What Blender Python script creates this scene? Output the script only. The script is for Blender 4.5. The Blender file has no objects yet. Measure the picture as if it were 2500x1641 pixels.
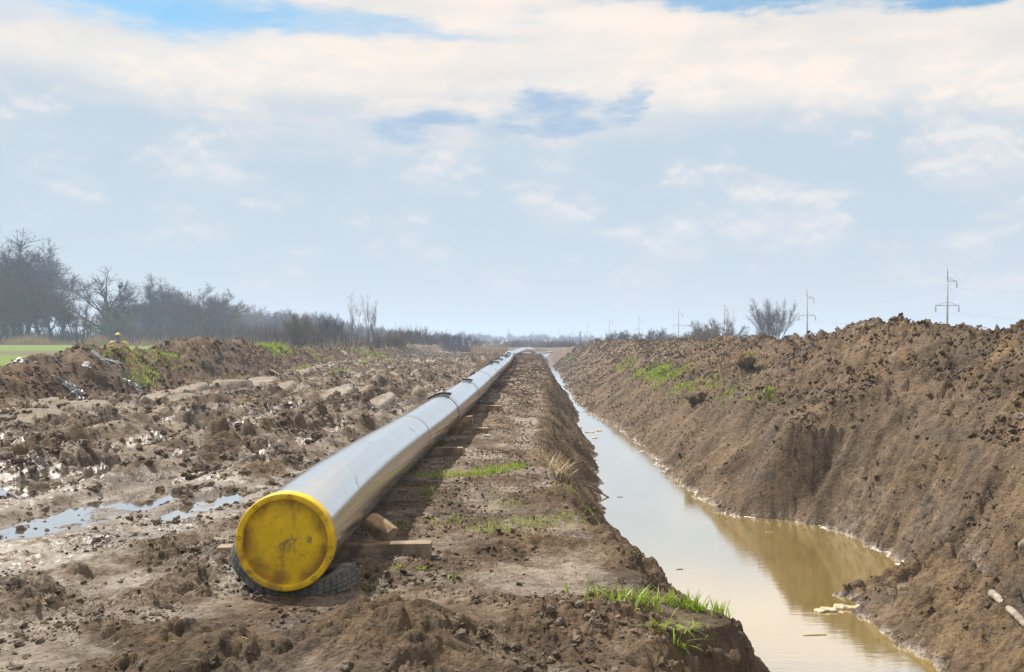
import bpy, math, random
import numpy as np
from mathutils import Vector, Matrix

R = math.radians
random.seed(7)
RNG = np.random.default_rng(11)
scene = bpy.context.scene
col = scene.collection

# ------------------------------------------------------------------ camera
F, CX, HOR, CAMZ = 2430.0, 1250.0, 837.0, 1.85      # photo focal length / centre / horizon in its own pixels
cd = bpy.data.cameras.new('camera')
cd.sensor_width = 36.0
cd.lens = F / 2500 * 36
cd.shift_y = (HOR - 820.5) / 2500
cd.clip_start, cd.clip_end = 0.1, 6000
cam = bpy.data.objects.new('camera', cd)
cam.location = (0, 0, CAMZ)
cam.rotation_euler = (R(90), 0, 0)
col.objects.link(cam)
scene.camera = cam

# ------------------------------------------------------------------ sun, sky, exposure
SUN = Vector((-0.53, 0.45, 1.0)).normalized()        # direction towards the sun
sun_el = math.asin(SUN.z)
sun_az = math.atan2(SUN.x, SUN.y)                    # clockwise from +Y
sl = bpy.data.lights.new('sun', 'SUN')
sl.energy = 5.0
sl.angle = R(0.6)
sl.color = (1.0, 0.93, 0.83)
so = bpy.data.objects.new('sun', sl)
so.rotation_euler = (-SUN).to_track_quat('-Z', 'Y').to_euler()
so.location = (-30, 25, 60)
col.objects.link(so)
scene.view_settings.view_transform = 'Standard'
scene.view_settings.look = 'None'
scene.view_settings.exposure = 0.78
scene.view_settings.gamma = 1.0
scene.view_settings.use_curve_mapping = False
scene.cycles.use_denoising = True
scene.cycles.max_bounces = 7
scene.cycles.diffuse_bounces = 3
scene.cycles.glossy_bounces = 3
scene.cycles.volume_bounces = 1
scene.cycles.use_adaptive_sampling = True
scene.cycles.adaptive_threshold = 0.008
scene.cycles.sample_clamp_indirect = 6.0


class NT:
    """small node-tree writer"""
    def __init__(s, tree):
        s.t = tree
        s.n = tree.nodes
        s.n.clear()

    def add(s, typ, ins=None, **kw):
        nd = s.n.new(typ)
        for k, v in kw.items():
            setattr(nd, k, v)
        for k, v in (ins or {}).items():
            s.put(nd, k, v)
        return nd

    def put(s, nd, k, v):
        sock = nd.inputs[k]
        if isinstance(v, bpy.types.NodeSocket):
            s.t.links.new(v, sock)
        elif isinstance(v, bpy.types.Node):
            s.t.links.new(v.outputs[0], sock)
        else:
            if hasattr(sock.default_value, '__len__') and len(sock.default_value) == 4 and len(v) == 3:
                v = (*v, 1.0)
            sock.default_value = v

    def math(s, op, a, b=None, c=None, clamp=False):
        nd = s.n.new('ShaderNodeMath')
        nd.operation = op
        nd.use_clamp = clamp
        for i, v in enumerate((a, b, c)):
            if v is not None:
                s.put(nd, i, v)
        return nd.outputs[0]

    def mix(s, f, a, b, blend='MIX'):
        nd = s.n.new('ShaderNodeMix')
        nd.data_type = 'RGBA'
        nd.blend_type = blend
        nd.clamp_factor = True
        s.put(nd, 'Factor', f)
        s.put(nd, 6, a)
        s.put(nd, 7, b)
        return nd.outputs[2]

    def noise(s, vec, scale, detail=5.0, rough=0.55, dist=0.0):
        return s.add('ShaderNodeTexNoise', {'Vector': vec, 'Scale': scale, 'Detail': detail,
                                            'Roughness': rough, 'Distortion': dist}).outputs[0]

    def smooth(s, v, lo, hi, a=0.0, b=1.0):
        nd = s.n.new('ShaderNodeMapRange')
        nd.interpolation_type = 'SMOOTHSTEP'
        s.put(nd, 0, v)
        for i, x in enumerate((lo, hi, a, b)):
            s.put(nd, i + 1, x)
        return nd.outputs[0]

    def mapping(s, vec, scale=(1, 1, 1), loc=(0, 0, 0), rot=(0, 0, 0)):
        return s.add('ShaderNodeMapping', {'Vector': vec, 'Scale': scale, 'Location': loc, 'Rotation': rot}).outputs[0]


# world: Nishita blue behind one broken cloud sheet, milky air towards the horizon, all by direction
world = bpy.data.worlds.new('World')
scene.world = world
world.use_nodes = True
W = NT(world.node_tree)
gen = W.add('ShaderNodeTexCoord').outputs['Generated']
sky = W.add('ShaderNodeTexSky', sky_type='NISHITA', sun_disc=False, sun_elevation=sun_el,
            sun_rotation=sun_az, air_density=1.0, dust_density=0.6, ozone_density=2.0)
sep = W.add('ShaderNodeSeparateXYZ', {0: gen})
dx, dy, dz = sep.outputs
zc = W.math('MAXIMUM', dz, 0.0)
az = W.math('ARCTAN2', dx, dy)                       # 0 = straight down the trench
den = W.math('ADD', zc, 0.16)
cpx = W.math('DIVIDE', dx, den)
cpy = W.math('DIVIDE', dy, den)
cp = W.add('ShaderNodeCombineXYZ', {0: cpx, 1: cpy, 2: 0.0}).outputs[0]          # point on the cloud sheet
ang = W.add('ShaderNodeCombineXYZ', {0: az, 1: W.math('MULTIPLY', zc, 2.3), 2: 0.0}).outputs[0]


def blob(a0, e0, wa, we):
    """soft 1..0 patch round azimuth a0, elevation sine e0"""
    a = W.math('DIVIDE', W.math('SUBTRACT', az, a0), wa)
    e = W.math('DIVIDE', W.math('SUBTRACT', zc, e0), we)
    q = W.math('ADD', W.math('MULTIPLY', a, a), W.math('MULTIPLY', e, e))
    return W.math('EXPONENT', W.math('MULTIPLY', q, -1.0))


def total(*v):
    r = v[0]
    for x in v[1:]:
        r = W.math('ADD', r, x)
    return r


warp = W.add('ShaderNodeTexNoise', {'Vector': W.mapping(ang, (9.0, 13.0, 1), (2.2, 7.1, 0)), 'Scale': 1.0, 'Detail': 7.0, 'Roughness': .62}).outputs[1]
wsep = W.add('ShaderNodeSeparateXYZ', {0: warp})
waz = W.math('ADD', az, W.math('MULTIPLY', W.math('SUBTRACT', wsep.outputs[0], .5), .16))
wel = W.math('ADD', zc, W.math('MULTIPLY', W.math('SUBTRACT', wsep.outputs[1], .5), .07))


def wblob(a0, e0, wa, we):
    """the same patch with a ragged edge"""
    a = W.math('DIVIDE', W.math('SUBTRACT', waz, a0), wa)
    e = W.math('DIVIDE', W.math('SUBTRACT', wel, e0), we)
    q = W.math('ADD', W.math('MULTIPLY', a, a), W.math('MULTIPLY', e, e))
    return W.math('EXPONENT', W.math('MULTIPLY', q, -1.0))


n_sheet = W.noise(W.mapping(cp, (0.45, 0.95, 1), (3.1, 1.7, 0)), 1.0, 6, 0.52, 0.4)


def puff_noise(lift):
    return W.noise(W.mapping(ang, (9.5, 6.2, 1), (4.3, 0.9 + lift, 0)), 1.0, 8, 0.55, 0.10)


n_puff = puff_noise(0.0)
n_above = puff_noise(0.10)
n_fine = W.noise(W.mapping(ang, (20.0, 30.0, 1), (5.0, 2.0, 0)), 1.0, 6, 0.6, 0.3)
n_soft = W.noise(W.mapping(ang, (2.6, 9.0, 1), (0.3, 4.0, 0), (0, 0, -.12)), 1.0, 5, 0.52, 0.2)
# openings in the sheet where the blue shows
hole = total(W.math('MULTIPLY', wblob(-0.42, 0.316, 0.15, 0.020), 0.50),
             W.math('MULTIPLY', wblob(-0.29, 0.298, 0.12, 0.016), 0.52),
             W.math('MULTIPLY', wblob(-0.10, 0.300, 0.12, 0.010), 0.36),
             W.math('MULTIPLY', wblob(0.41, 0.322, 0.13, 0.019), 1.1),
             W.math('MULTIPLY', wblob(0.50, 0.305, 0.09, 0.018), 0.85),
             W.math('MULTIPLY', wblob(0.17, 0.327, 0.16, 0.012), 0.55))
over = W.smooth(zc, 0.36, 0.70, 0.0, 0.10)           # overhead the sheet breaks up a little
cover = W.math('SUBTRACT', W.math('ADD', n_sheet, 0.42), W.math('ADD', hole, over))
cover = W.math('ADD', cover, W.math('MULTIPLY', W.math('SUBTRACT', n_puff, 0.5), 0.30))
cover = W.smooth(cover, 0.10, 0.80)
# cloud body: cream where the high sheet is thin and lit, bluish white in the thicker low parts
cream_n = W.math('ADD', zc, W.math('ADD', W.math('MULTIPLY', W.math('SUBTRACT', n_soft, 0.5), 0.13), W.math('MULTIPLY', W.math('SUBTRACT', n_puff, 0.5), 0.05)))
cream = W.math('MULTIPLY', W.smooth(cream_n, 0.175, 0.262), W.smooth(W.math('ADD', az, W.math('MULTIPLY', n_soft, .3)), -.60, .10, .50, 1.0))
heap = W.smooth(W.math('ADD', n_puff, W.math('MULTIPLY', W.math('SUBTRACT', n_fine, 0.5), 0.14)), 0.40, 0.62)
lit = W.smooth(W.math('SUBTRACT', n_puff, n_above), -.05, .10)
puff = W.math('MULTIPLY', heap, W.math('ADD', W.smooth(az, -.3, .35, .25, .5), W.math('MULTIPLY', lit, .6)))
low_c = W.mix(puff, (5.1, 6.25, 7.35, 1), (8.4, 8.25, 8.15, 1))
high_c = W.mix(W.smooth(n_soft, .30, .66), (9.0, 8.2, 7.5, 1), (10.4, 9.2, 8.1, 1))
cloud = W.mix(cream, low_c, high_c)
# ragged shaded scraps hanging below the sheet near the middle
scrap = total(wblob(-0.110, 0.209, 0.050, 0.013), wblob(-0.075, 0.222, 0.032, 0.017), wblob(0.025, 0.211, 0.060, 0.013), wblob(0.055, 0.226, 0.034, 0.013), wblob(0.108, 0.236, 0.013, 0.022))
scrap_f = W.math('MULTIPLY', W.smooth(scrap, 0.05, 1.22), W.smooth(n_fine, .25, .60, .65, 1.0))
milk = W.math('EXPONENT', W.math('MULTIPLY', zc, -8.0))
milk_n = W.math('MULTIPLY', W.math('SUBTRACT', W.math('MULTIPLY', milk, 1.35), W.math('MULTIPLY', W.math('SUBTRACT', puff, 0.2), 0.46)), 1.0, clamp=True)
milk_c = W.mix(W.smooth(zc, 0.0, 0.15), (6.35, 6.95, 7.35, 1), (5.85, 6.9, 7.8, 1))
blue = W.mix(1.0, sky.outputs[0], (.95, 1.42, 1.42, 1), 'MULTIPLY')
skyc = W.mix(cover, blue, cloud)
skyc = W.mix(milk_n, skyc, milk_c)
skyc = W.mix(W.math('MULTIPLY', scrap_f, 0.95), skyc, (3.7, 5.3, 7.3, 1))
bg = W.add('ShaderNodeBackground', {'Color': skyc, 'Strength': 0.058})
W.t.links.new(bg.outputs[0], W.add('ShaderNodeOutputWorld').inputs[0])


# ------------------------------------------------------------------ numpy noise
_perm = np.random.default_rng(5).permutation(256)
_perm = np.concatenate([_perm, _perm, _perm]).astype(np.int64)
_ga = np.random.default_rng(6).uniform(0, 2 * np.pi, 256)
_gx, _gy = np.cos(_ga), np.sin(_ga)
_r1 = np.random.default_rng(8).uniform(0, 1, 256)
_r2 = np.random.default_rng(9).uniform(0, 1, 256)


def perlin(x, y, seed=0):
    xi, yi = np.floor(x).astype(np.int64), np.floor(y).astype(np.int64)
    fx, fy = x - xi, y - yi
    xi = (xi + seed * 37) & 255
    yi = (yi + seed * 91) & 255
    u = fx * fx * fx * (fx * (fx * 6 - 15) + 10)
    v = fy * fy * fy * (fy * (fy * 6 - 15) + 10)
    a, b = _perm[xi], _perm[xi + 1]
    h = lambda p, q: _perm[p + q]
    g = lambda i, px, py: _gx[i] * px + _gy[i] * py
    n00, n10 = g(h(a, yi), fx, fy), g(h(b, yi), fx - 1, fy)
    n01, n11 = g(h(a, yi + 1), fx, fy - 1), g(h(b, yi + 1), fx - 1, fy - 1)
    return 1.5 * ((n00 * (1 - u) + n10 * u) * (1 - v) + (n01 * (1 - u) + n11 * u) * v)


def fbm(x, y, octv=4, seed=0, gain=0.5):
    s, a = 0.0, 1.0
    for i in range(octv):
        s = s + a * perlin(x, y, seed + i)
        x, y, a = x * 2.03 + 11.3, y * 2.03 - 7.7, a * gain
    return s


def worley(x, y, seed=0):
    """nearest-point distance and a random value of that cell"""
    xi, yi = np.floor(x).astype(np.int64), np.floor(y).astype(np.int64)
    best = np.full(np.shape(x), 9.0)
    val = np.zeros(np.shape(x))
    for i in (-1, 0, 1):
        for j in (-1, 0, 1):
            cx, cy = xi + i, yi + j
            k = _perm[((cx + seed * 13) & 255)] + ((cy + seed * 29) & 255)
            k = _perm[k]
            d = (cx + _r1[k] - x) ** 2 + (cy + _r2[k] - y) ** 2
            m = d < best
            best = np.where(m, d, best)
            val = np.where(m, _r1[(k * 7 + 3) & 255], val)
    return np.sqrt(best), val


def sstep(v, lo, hi):
    t = np.clip((v - lo) / (hi - lo), 0, 1)
    return t * t * (3 - 2 * t)


def clods(x, y, freq, seed, thr=0.0):
    """rounded lumps, one per cell, each its own height"""
    d, v = worley(x * freq, y * freq, seed)
    return (.72 * sstep(d, .60, .30) + .28 * np.clip(1 - (d / .6) ** 2, 0, 1)) * np.clip((v - thr) / (1 - thr), 0, 1)


# ------------------------------------------------------------------ lie of the land
ZW = -1.5                                            # water level in the trench


def world_at(px, py, z):
    Y = (CAMZ - z) * F / (py - HOR)
    return ((px - CX) / F * Y, Y)


def edge_table(pts, z, extra=()):
    t = sorted([(world_at(a, b, z)[1], world_at(a, b, z)[0]) for a, b in pts] + list(extra))
    return np.array([p[0] for p in t]), np.array([p[1] for p in t])


WL = edge_table([(1575, 1430), (1500, 1330), (1452, 1230), (1452, 1150), (1438, 1100), (1400, 1040), (1408, 1010),
                 (1365, 950), (1338, 900), (1332, 880)], ZW, [(3.5, 2.1), (7.0, 2.3), (8.5, 2.35), (10.1, 2.5), (11.2, 2.38), (260, 8.2)])
WR = edge_table([(2230, 1388), (2100, 1312), (1960, 1272), (1800, 1258), (1742, 1228), (1650, 1160), (1572, 1080), (1500, 1035),
                 (1450, 1008), (1400, 958), (1370, 910), (1346, 884)], ZW, [(3.5, 4.3), (10.1, 4.4), (11.3, 4.42), (12.4, 4.6), (13.3, 5.15), (260, 9.0)])
LIP_L = (np.array([3.5, 5.0, 6.0, 6.45, 6.8, 7.15, 7.6, 8.5, 11, 14, 17.4, 21, 26, 30, 36, 42, 50, 70, 125, 180, 260]),
         np.array([.35, .52, .68, 1.05, 1.52, 1.50, 1.15, .95, .82, .66, .45, .50, .80, 1.05, 1.10, 1.40, 1.8, 2.2, 3.3, 5.0, 7.0]))
LIP_R = (np.array([3.5, 12, 16.0, 17.2, 18.0, 19.2, 20.5, 24, 27, 33, 50, 68, 110, 163, 260]),
         np.array([7.4, 7.3, 7.1, 6.5, 5.55, 5.45, 5.85, 6.0, 6.1, 6.06, 6.4, 6.75, 7.7, 8.7, 10.5]))


def crest_table(pts, xc, extra):
    t = []
    for px, py in pts:
        Y = xc * F / (px - CX)
        t.append((Y, CAMZ - (py - HOR) / F * Y))
    t = sorted(t + extra)
    return np.array([p[0] for p in t]), np.array([p[1] for p in t])


XCR, XCL = 9.4, -15.0
CREST_R = crest_table([(1403, 848), (1440, 834), (1485, 829), (1600, 832), (1712, 829), (1814, 822), (1930, 826), (2050, 809), (2142, 798),
                       (2229, 785), (2316, 793), (2365, 813), (2427, 807), (2476, 800)], XCR, [(3, 2.0), (15, 2.2), (230, 0.8), (300, .0)])
CREST_L = crest_table([(0, 888), (100, 872), (175, 848), (300, 852), (341, 860), (420, 836), (491, 830), (560, 832), (587, 839), (614, 850), (690, 843),
                       (800, 851), (850, 853), (1000, 846), (1060, 842), (1110, 838)], XCL, [(10, 1.0), (330, 1.6)])
PIPE_Y = np.array([7.48, 9.1, 12, 16, 20.6, 27, 33.6, 46, 60, 70, 78, 84, 92, 100])
PIPE_X = np.array([-1.70, -1.70, -1.70, -1.63, -1.44, -1.24, -1.05, -.80, -.42, -.27, -.22, -.14, -.02, .1])
PIPE_Z = np.array([.356, .385, .370, .335, .395, .455, .53, .585, .74, .83, .87, .83, .70, .5])
PR = 0.36
_ys = np.linspace(7.48, 100, 1200)


def _smooth_tab(v):
    f = np.interp(_ys, PIPE_Y, v)
    k = 61
    w = np.hanning(k)
    w /= w.sum()
    g = np.convolve(np.pad(f, k // 2, mode='edge'), w, 'valid')
    m = np.clip((_ys - 7.48) / 5, 0, 1)
    return f * (1 - m) + g * m


_px, _pz = _smooth_tab(PIPE_X), _smooth_tab(PIPE_Z)
pipe_x = lambda Y: np.interp(Y, _ys, _px)
pipe_z = lambda Y: np.interp(Y, _ys, _pz)
BASE = (np.array([3.5, 7.0, 7.7, 9.1, 12, 16, 20.6, 27, 33.6, 46, 60, 78, 90, 120, 180, 215, 260]),
        np.array([-.02, -.03, -.07, -.105, -.12, -.155, -.095, -.035, .04, .095, .25, .38, .36, .2, 0, -.35, -.3]))
MOUNDS = [(-.74, 5.95, .66, .33), (-1.72, 5.7, .36, .20), (-2.15, 6.2, .3, .06), (.62, 6.7, .6, .12), (.2, 9.6, .55, .05),
          (.62, 12.6, .42, .20), (.45, 15.2, .5, .10), (-5.75, 12.0, .5, .10), (-4.3, 14.6, .55, .22), (-4.9, 13.6, .4, .14),
          (-3.3, 12.7, .4, .10), (-2.5, 16.5, .5, .12), (-7.5, 20, .9, .15), (-8.5, 29, 1.1, .18), (-2.7, 24, .6, .15), (-2.6, 33, .7, .2),
          (-2.3, 60, .9, .5), (-3.2, 66, 1.2, .4)]
HOLLOWS = [(-4.95, 12.2, .72, 2.3, .06), (-3.75, 12.6, .34, 1.5, .05), (-6.9, 13.6, .55, 1.1, .05), (-2.9, 31, .5, 1.8, .16), (-2.2, 38, .35, 1.5, .15)]
PUD = -.185
SILT = [(-10.6, 40, .9, 3.2, .10), (-11.6, 34, .55, 3.2, .12), (-12.5, 27.2, 1.5, 1.0, 0), (-12.2, 24.0, 1.3, .7, .3), (-5.9, 34, .5, 1.6, .1), (-10.2, 30.5, .5, 1.0, .1), (-11.5, 56, .6, 4.0, .05), (-8.6, 37, .4, 1.6, .1), (-3.9, 29, .35, 1.8, .1), (-12.0, 64, .5, 4.0, 0)]


def terrain(X, Y, full=True):
    """height, plus masks: churned mud, spoil, trench wall, pale silt, wetness with painted gully shade"""
    X = np.asarray(X, float)
    Y = np.asarray(Y, float)
    yl = np.log(np.maximum(Y, 1.0))
    g = np.interp(Y, *BASE)
    wob = lambda s, a: a * fbm(Y * 0.55, Y * 0 + s, 3, s) + a * .45 * fbm(Y * 2.1, Y * 0 + s * 2, 3, s + 4)
    near = np.clip(Y / 25, .35, 1.0)
    ll = np.interp(Y, *LIP_L) + wob(3, .10) * near
    wl = np.interp(Y, *WL) + wob(17, .20) * near * sstep(Y, 14, 22) + wob(17, .06)
    wr = np.interp(Y, *WR) + wob(29, .22) * near
    lr = np.interp(Y, *LIP_R) + wob(41, .22) * near
    lr = np.maximum(lr, wr + .9)
    wl = np.minimum(wl, wr - .5)
    ll = np.minimum(ll, wl - .55)
    # bench -> left wall
    t = (X - ll) / (wl - ll)
    tc = np.clip(t, 0, 1.5)
    zl = g + (ZW - g) * np.where(tc < 1, tc ** 1.12, 1 + (tc - 1) * .7)
    zl -= .05 * sstep(t, -.9, 0)
    # right wall -> spoil heap
    zlip = .25 + .12 * fbm(Y * .3, Y * 0 + 9, 3, 7)
    q = np.clip((lr - X) / (lr - wr), 0, 1.5)
    zr_wall = zlip + (ZW - zlip) * np.where(q < 1, q ** .94, 1 + (q - 1) * .7)
    cr = np.interp(Y, *CREST_R) - .17
    m = (cr - zlip) / np.maximum(XCR - lr, 1.2)
    xc = np.maximum(XCR, lr + 1.2)
    tb = np.clip(X - lr, 0, None)
    Db = np.maximum(xc - lr, 1.2)
    Xe = np.where(X > lr, lr + (tb - .5 * (1 - np.exp(-tb / .5))) * Db / (Db - .5 * (1 - np.exp(-Db / .5))), X)
    bankR = cr - (np.sqrt((m * (Xe - xc)) ** 2 + .04) - .2)
    backR = cr - (np.sqrt((.62 * (X - xc)) ** 2 + .04) - .2)
    bankR = np.where(X > xc, np.maximum(backR, -.1), bankR)
    bankR = bankR - .19 * (1 - sstep(X, lr, lr + 1.1))
    zr = np.where(X < lr, zr_wall, bankR)
    # low berm and gully at the foot of the right wall, close to the camera
    nf = sstep(Y, 14.6, 13.1)
    xb = 5.14 + .14 * (Y - 10) + .10 * perlin(Y * 1.3, Y * 0 + 2, 18)
    hbm = (.66 + .10 * perlin(Y * 1.7, Y * 0 + 7, 19)) * sstep(Y, 13.9, 12.9)
    berm = np.where(X < xb, -1.5 + hbm * np.clip((X - 4.42) / (xb - 4.42), -1, 1), -1.5 + hbm - (hbm + .02) * sstep(X, xb, xb + .30))
    wall_b = np.where(X > 5.0, -1.52 + 1.75 * np.clip((X - 5.85 - .10 * (Y - 11)) / 1.40, 0, 1), -9)
    zr = np.where(X < lr, np.where(nf > 0, zr * (1 - nf) + nf * np.maximum(np.minimum(zr, -1.5 + 1.8 * np.clip((X - 4.45) / .8, -1, 0)), np.maximum(berm, wall_b)), zr), zr)
    z = np.maximum(np.maximum(zl, zr), -2.05)
    # left heap and the field behind it
    cl = np.interp(Y, *CREST_L) - .10
    hb = cl - (np.sqrt((.72 * (X - XCL)) ** 2 + .06) - .25)
    rise = 1.5 * sstep(Y, 40, 190) * sstep(X, -15.5, -18)
    left = np.where(X < -17, rise, z)
    z = np.where(X < -9, np.maximum(left, hb), z)
    # masks
    ridge_l = sstep(X, -11.2, -12.6) * sstep(X, -18.2, -17.0)
    ridge_r = sstep(X, lr - .15, lr + .35) * sstep(X, 13.6, 12.2)
    wallm = sstep(X, ll - .05, ll + .2) * sstep(X, lr + .15, lr - .2)
    bench = sstep(X, -2.1, -1.4) * sstep(X, ll + .05, ll - .1)
    field = np.maximum(sstep(X, -17.2, -18.2), sstep(X, 13, 14))
    flat_l = sstep(X, -1.6, -2.4) * sstep(X, -13.2, -12.0)
    churn = flat_l * sstep(Y, 9.0, 15.0)
    fore = flat_l * sstep(Y, 15.0, 9.0)
    # ruts along the pipeline
    wx = X + .35 * fbm(X * .25, Y * .16, 2, 3)
    r = wx - .12 * (Y - 12)
    rut = np.zeros_like(X)
    for r0, w, d, b in ((-4.95, .34, .13, .12), (-3.85, .26, .10, .08), (-6.55, .38, .18, .20), (-8.1, .5, .20, .20), (-9.8, .45, .20, .20), (-2.75, .25, .05, .05)):
        e = (r - r0)
        rut += -d * np.exp(-(e / w) ** 2) + b * np.exp(-((np.abs(e) - 2.0 * w) / (.6 * w)) ** 2) * (.55 + .9 * perlin(Y * .35 + r0, X * .2, 12))
    rut = rut + .20 * np.exp(-((r + 5.78 + .12 * perlin(Y * .7, Y * 0, 6)) / .30) ** 2) * (.7 + .6 * perlin(Y * .5, X * .3, 66)) * sstep(Y, 7, 10) * sstep(Y, 30, 20)
    rut = rut + .13 * np.exp(-((r + 4.38 + .1 * perlin(Y * .8, Y * 0 + 3, 7)) / .18) ** 2) * (.6 + .9 * perlin(Y * .6, X * .3, 67)) * sstep(Y, 10, 12) * sstep(Y, 30, 20)
    z = z + rut * (flat_l * sstep(Y, 4, 8.5) * sstep(Y, 120, 50)) * (.75 + .4 * perlin(X * .2, Y * .12, 5))
    for xt, wt in ((-2.95, .24), (-4.95, .26), (-6.55, .26), (-8.1, .3)):
        e = np.abs(r - xt)
        lug = sstep(np.sin(2 * np.pi * (Y * 4.2 + 1.1 * e)), -.2, .5) * sstep(e, wt, wt * .75) * sstep(np.abs(e - wt * .1), 0, .04)
        z = z + .030 * (lug - .5) * flat_l * sstep(e, wt, wt * .7) * sstep(fbm(X * .8, Y * .45, 2, 55), -.25, .1) * sstep(Y, 40, 25)
    for mx, my, mr, mh in MOUNDS:
        d2 = ((X - mx) ** 2 + (Y - my) ** 2) / mr ** 2
        z = z + mh * np.exp(-d2 * 1.6) * (X < ll + .3)
    heapm = np.clip(sum(np.exp(-(((X - a) ** 2 + (Y - b_) ** 2) / c_ ** 2) * 1.2) for a, b_, c_, _ in MOUNDS[:6]), 0, 1)
    hol = np.zeros_like(X)
    holw = np.zeros_like(X)
    for hx, hy, ha, hl, hd in HOLLOWS:
        e1 = (X - hx - .12 * (Y - hy)) / ha
        e2 = (Y - hy) / hl
        k = np.exp(-(e1 * e1 + e2 * e2) ** 1.5)
        hol = np.maximum(hol, k)
        e3, e4 = (X - hx - .12 * (Y - hy) - .25 * ha) / (ha * 1.9), (Y - hy + .6 * hl) / (hl * 1.7)
        holw = np.maximum(holw, np.exp(-(e3 * e3 + e4 * e4) ** 1.5))
    # ---- relief
    lo = fbm(X * .45, Y * .45, 4, 21)
    z = z + lo * (.22 * ridge_r + .26 * ridge_l + .05 * churn + .02 * fore + .02 * bench)
    z = z + .10 * fbm(X * 1.4, Y * 1.1, 3, 31) * (ridge_r + ridge_l)
    # ragged slides on the right heap: spurs running down the slope
    z = z + .13 * fbm(Y * .8 + .3 * X, X * .22, 3, 61) * ridge_r
    qw = np.clip((lr - X) / (lr - wr), 0, 1)
    stri = (1 - np.abs(perlin(Y * 2.6 + .5 * fbm(X, Y, 2, 2) - .5 * X, X * .55, 44)) * 2) * .045 \
        + (1 - np.abs(perlin(Y * 7.0 - 1.3 * X, X * 1.1, 45)) * 2) * .020 + perlin(Y * 16 - 3 * X, X * 3.2, 46) * .012
    z = z + wallm * stri * np.where(X > (wl + wr) / 2, 2.4, 1.7)
    z = z + wallm * (.06 * fbm(X * 1.2, Y * 1.2, 3, 48) + .13 * fbm(Y * .75 - .25 * X, X * .3, 3, 49) * sstep(z, ZW, ZW + .4))
    w1x, w1y = X + .16 * fbm(X * 2, Y * 2, 2, 51) + .035 * fbm(X * 9, Y * 9, 2, 53), Y + .16 * fbm(X * 2, Y * 2, 2, 52) + .035 * fbm(X * 9, Y * 9, 2, 54)
    calm = sstep(fbm(X * .55, Y * .35, 3, 77), -.32, .12) * (1 - .75 * sstep(r, -4.6, -4.0))          # churned or slick, patch by patch
    calm_f = sstep(fbm(X * .9, Y * .9, 3, 78), -.25, .25)
    amp_a = .20 * churn * calm * (1 - .8 * hol) + .13 * ridge_l + .13 * ridge_r + .03 * fore * calm_f * (1 - hol)
    amp_b = .13 * churn * (.25 + .75 * calm) * (1 - .8 * hol) + .08 * ridge_l + .11 * ridge_r + .070 * fore * calm_f * (1 - hol) + .05 * sstep(Y, 13, 9) * wallm * (X < 3.2) + .008 * heapm + .030 * bench * calm_f * (1 + np.clip(Y - 15, 0, 30) * .05) + .040 * wallm
    amp_c = .020 * heapm + .055 * churn * (.3 + .7 * calm) * (1 - .7 * hol) + .04 * ridge_l + .050 * ridge_r + .045 * fore * (.25 + .75 * calm_f) * (1 - .7 * hol) + .036 * bench * (.3 + .7 * calm_f) + .042 * wallm + .03 * sstep(Y, 13, 9) * wallm * (X < 3.2)
    st = 1 - .45 * churn                                            # lumps drawn out along the ruts
    ax, ay = w1x - .12 * w1y * churn, w1y * st
    z = z + amp_a * (clods(ax, ay, 1.9, 1) + .45 * fbm(ax * 1.6, ay * 1.6, 3, 14))
    z = z + amp_b * (clods(ax, ay, 4.4, 2, .2) + .45 * fbm(ax * 4, ay * 4, 2, 15))
    z = z + amp_c * (clods(w1x, w1y, 9.5, 3, .15) + .5 * fbm(w1x * 9, w1y * 9, 2, 16))
    land = np.clip(1 - field, 0, 1)
    fine = clods(w1x, w1y, 21, 4, .2) * .018 + clods(w1x, w1y, 40, 5, .2) * .007
    z = z + fine * land * np.where(Y < 90, 1 + np.clip(Y - 12, 0, 40) * .03, 0) * (.35 + .65 * np.clip(calm_f + ridge_r + wallm, 0, 1))
    kw = sstep(holw, .12, .5)
    z = z * (1 - kw) + kw * np.minimum(z, PUD + .045 + .03 * fbm(X * 2.2, Y * 1.6, 3, 94) + .25 * np.clip(z - PUD - .05, 0, 1))
    kk = sstep(hol, .30, .62)
    z = z * (1 - kk) + kk * (PUD + .004 + .022 * fbm(X * 2.2, Y * 1.3, 4, 95))
    silt = np.zeros_like(X)
    ramp = np.zeros_like(X)
    for sx_, sy_, ra_, rb_, sl_ in SILT:
        e1, e2 = (X - sx_ - sl_ * (Y - sy_)) / ra_, (Y - sy_) / rb_
        ramp = np.maximum(ramp, .38 * np.clip((Y - sy_ + rb_) / (2 * rb_), 0, 1) * (np.abs(e1) < 1.6) * (np.abs(e2) < 1.6))
        silt = np.maximum(silt, sstep(e1 * e1 + e2 * e2 + .5 * fbm(X * .9, Y * .6, 2, 96), 1.0, .55))
    if full or silt.any():
        zs = np.interp(Y, *BASE) - .02 + ramp + .03 * fbm(X * .6, Y * .4, 2, 97)
        zs = np.maximum(zs, np.where(X < -12, cl - (np.sqrt((.72 * (X - XCL)) ** 2 + .06) - .25), -9))
        z = z * (1 - silt) + silt * (zs + .008 * fbm(X * 5, Y * 5, 2, 98))
    if not full:
        return z
    pale = np.clip(churn * (.04 + .62 * sstep(fbm(X * 1.2, Y * .7, 4, 81), -.2, .4) + .25 * (1 - calm)) + fore * (.35 + .45 * (1 - calm_f)) + bench * (.30 + .35 * sstep(fbm(X * 1.1, Y * .8, 3, 82), -.2, .35))
                   + .25 * ridge_r * sstep(fbm(X * .7, Y * .7, 3, 83), .1, .5) + .25 * wallm * sstep(fbm(X * .9, Y * .5, 3, 84), 0, .5), 0, 1)
    pale = np.maximum(pale * (1 - .85 * heapm), silt)
    gully_shade = nf * np.exp(-((X - xb - .42) / .30) ** 2)  # shade of the gully behind the berm, put into the colour as dark damp soil
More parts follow.
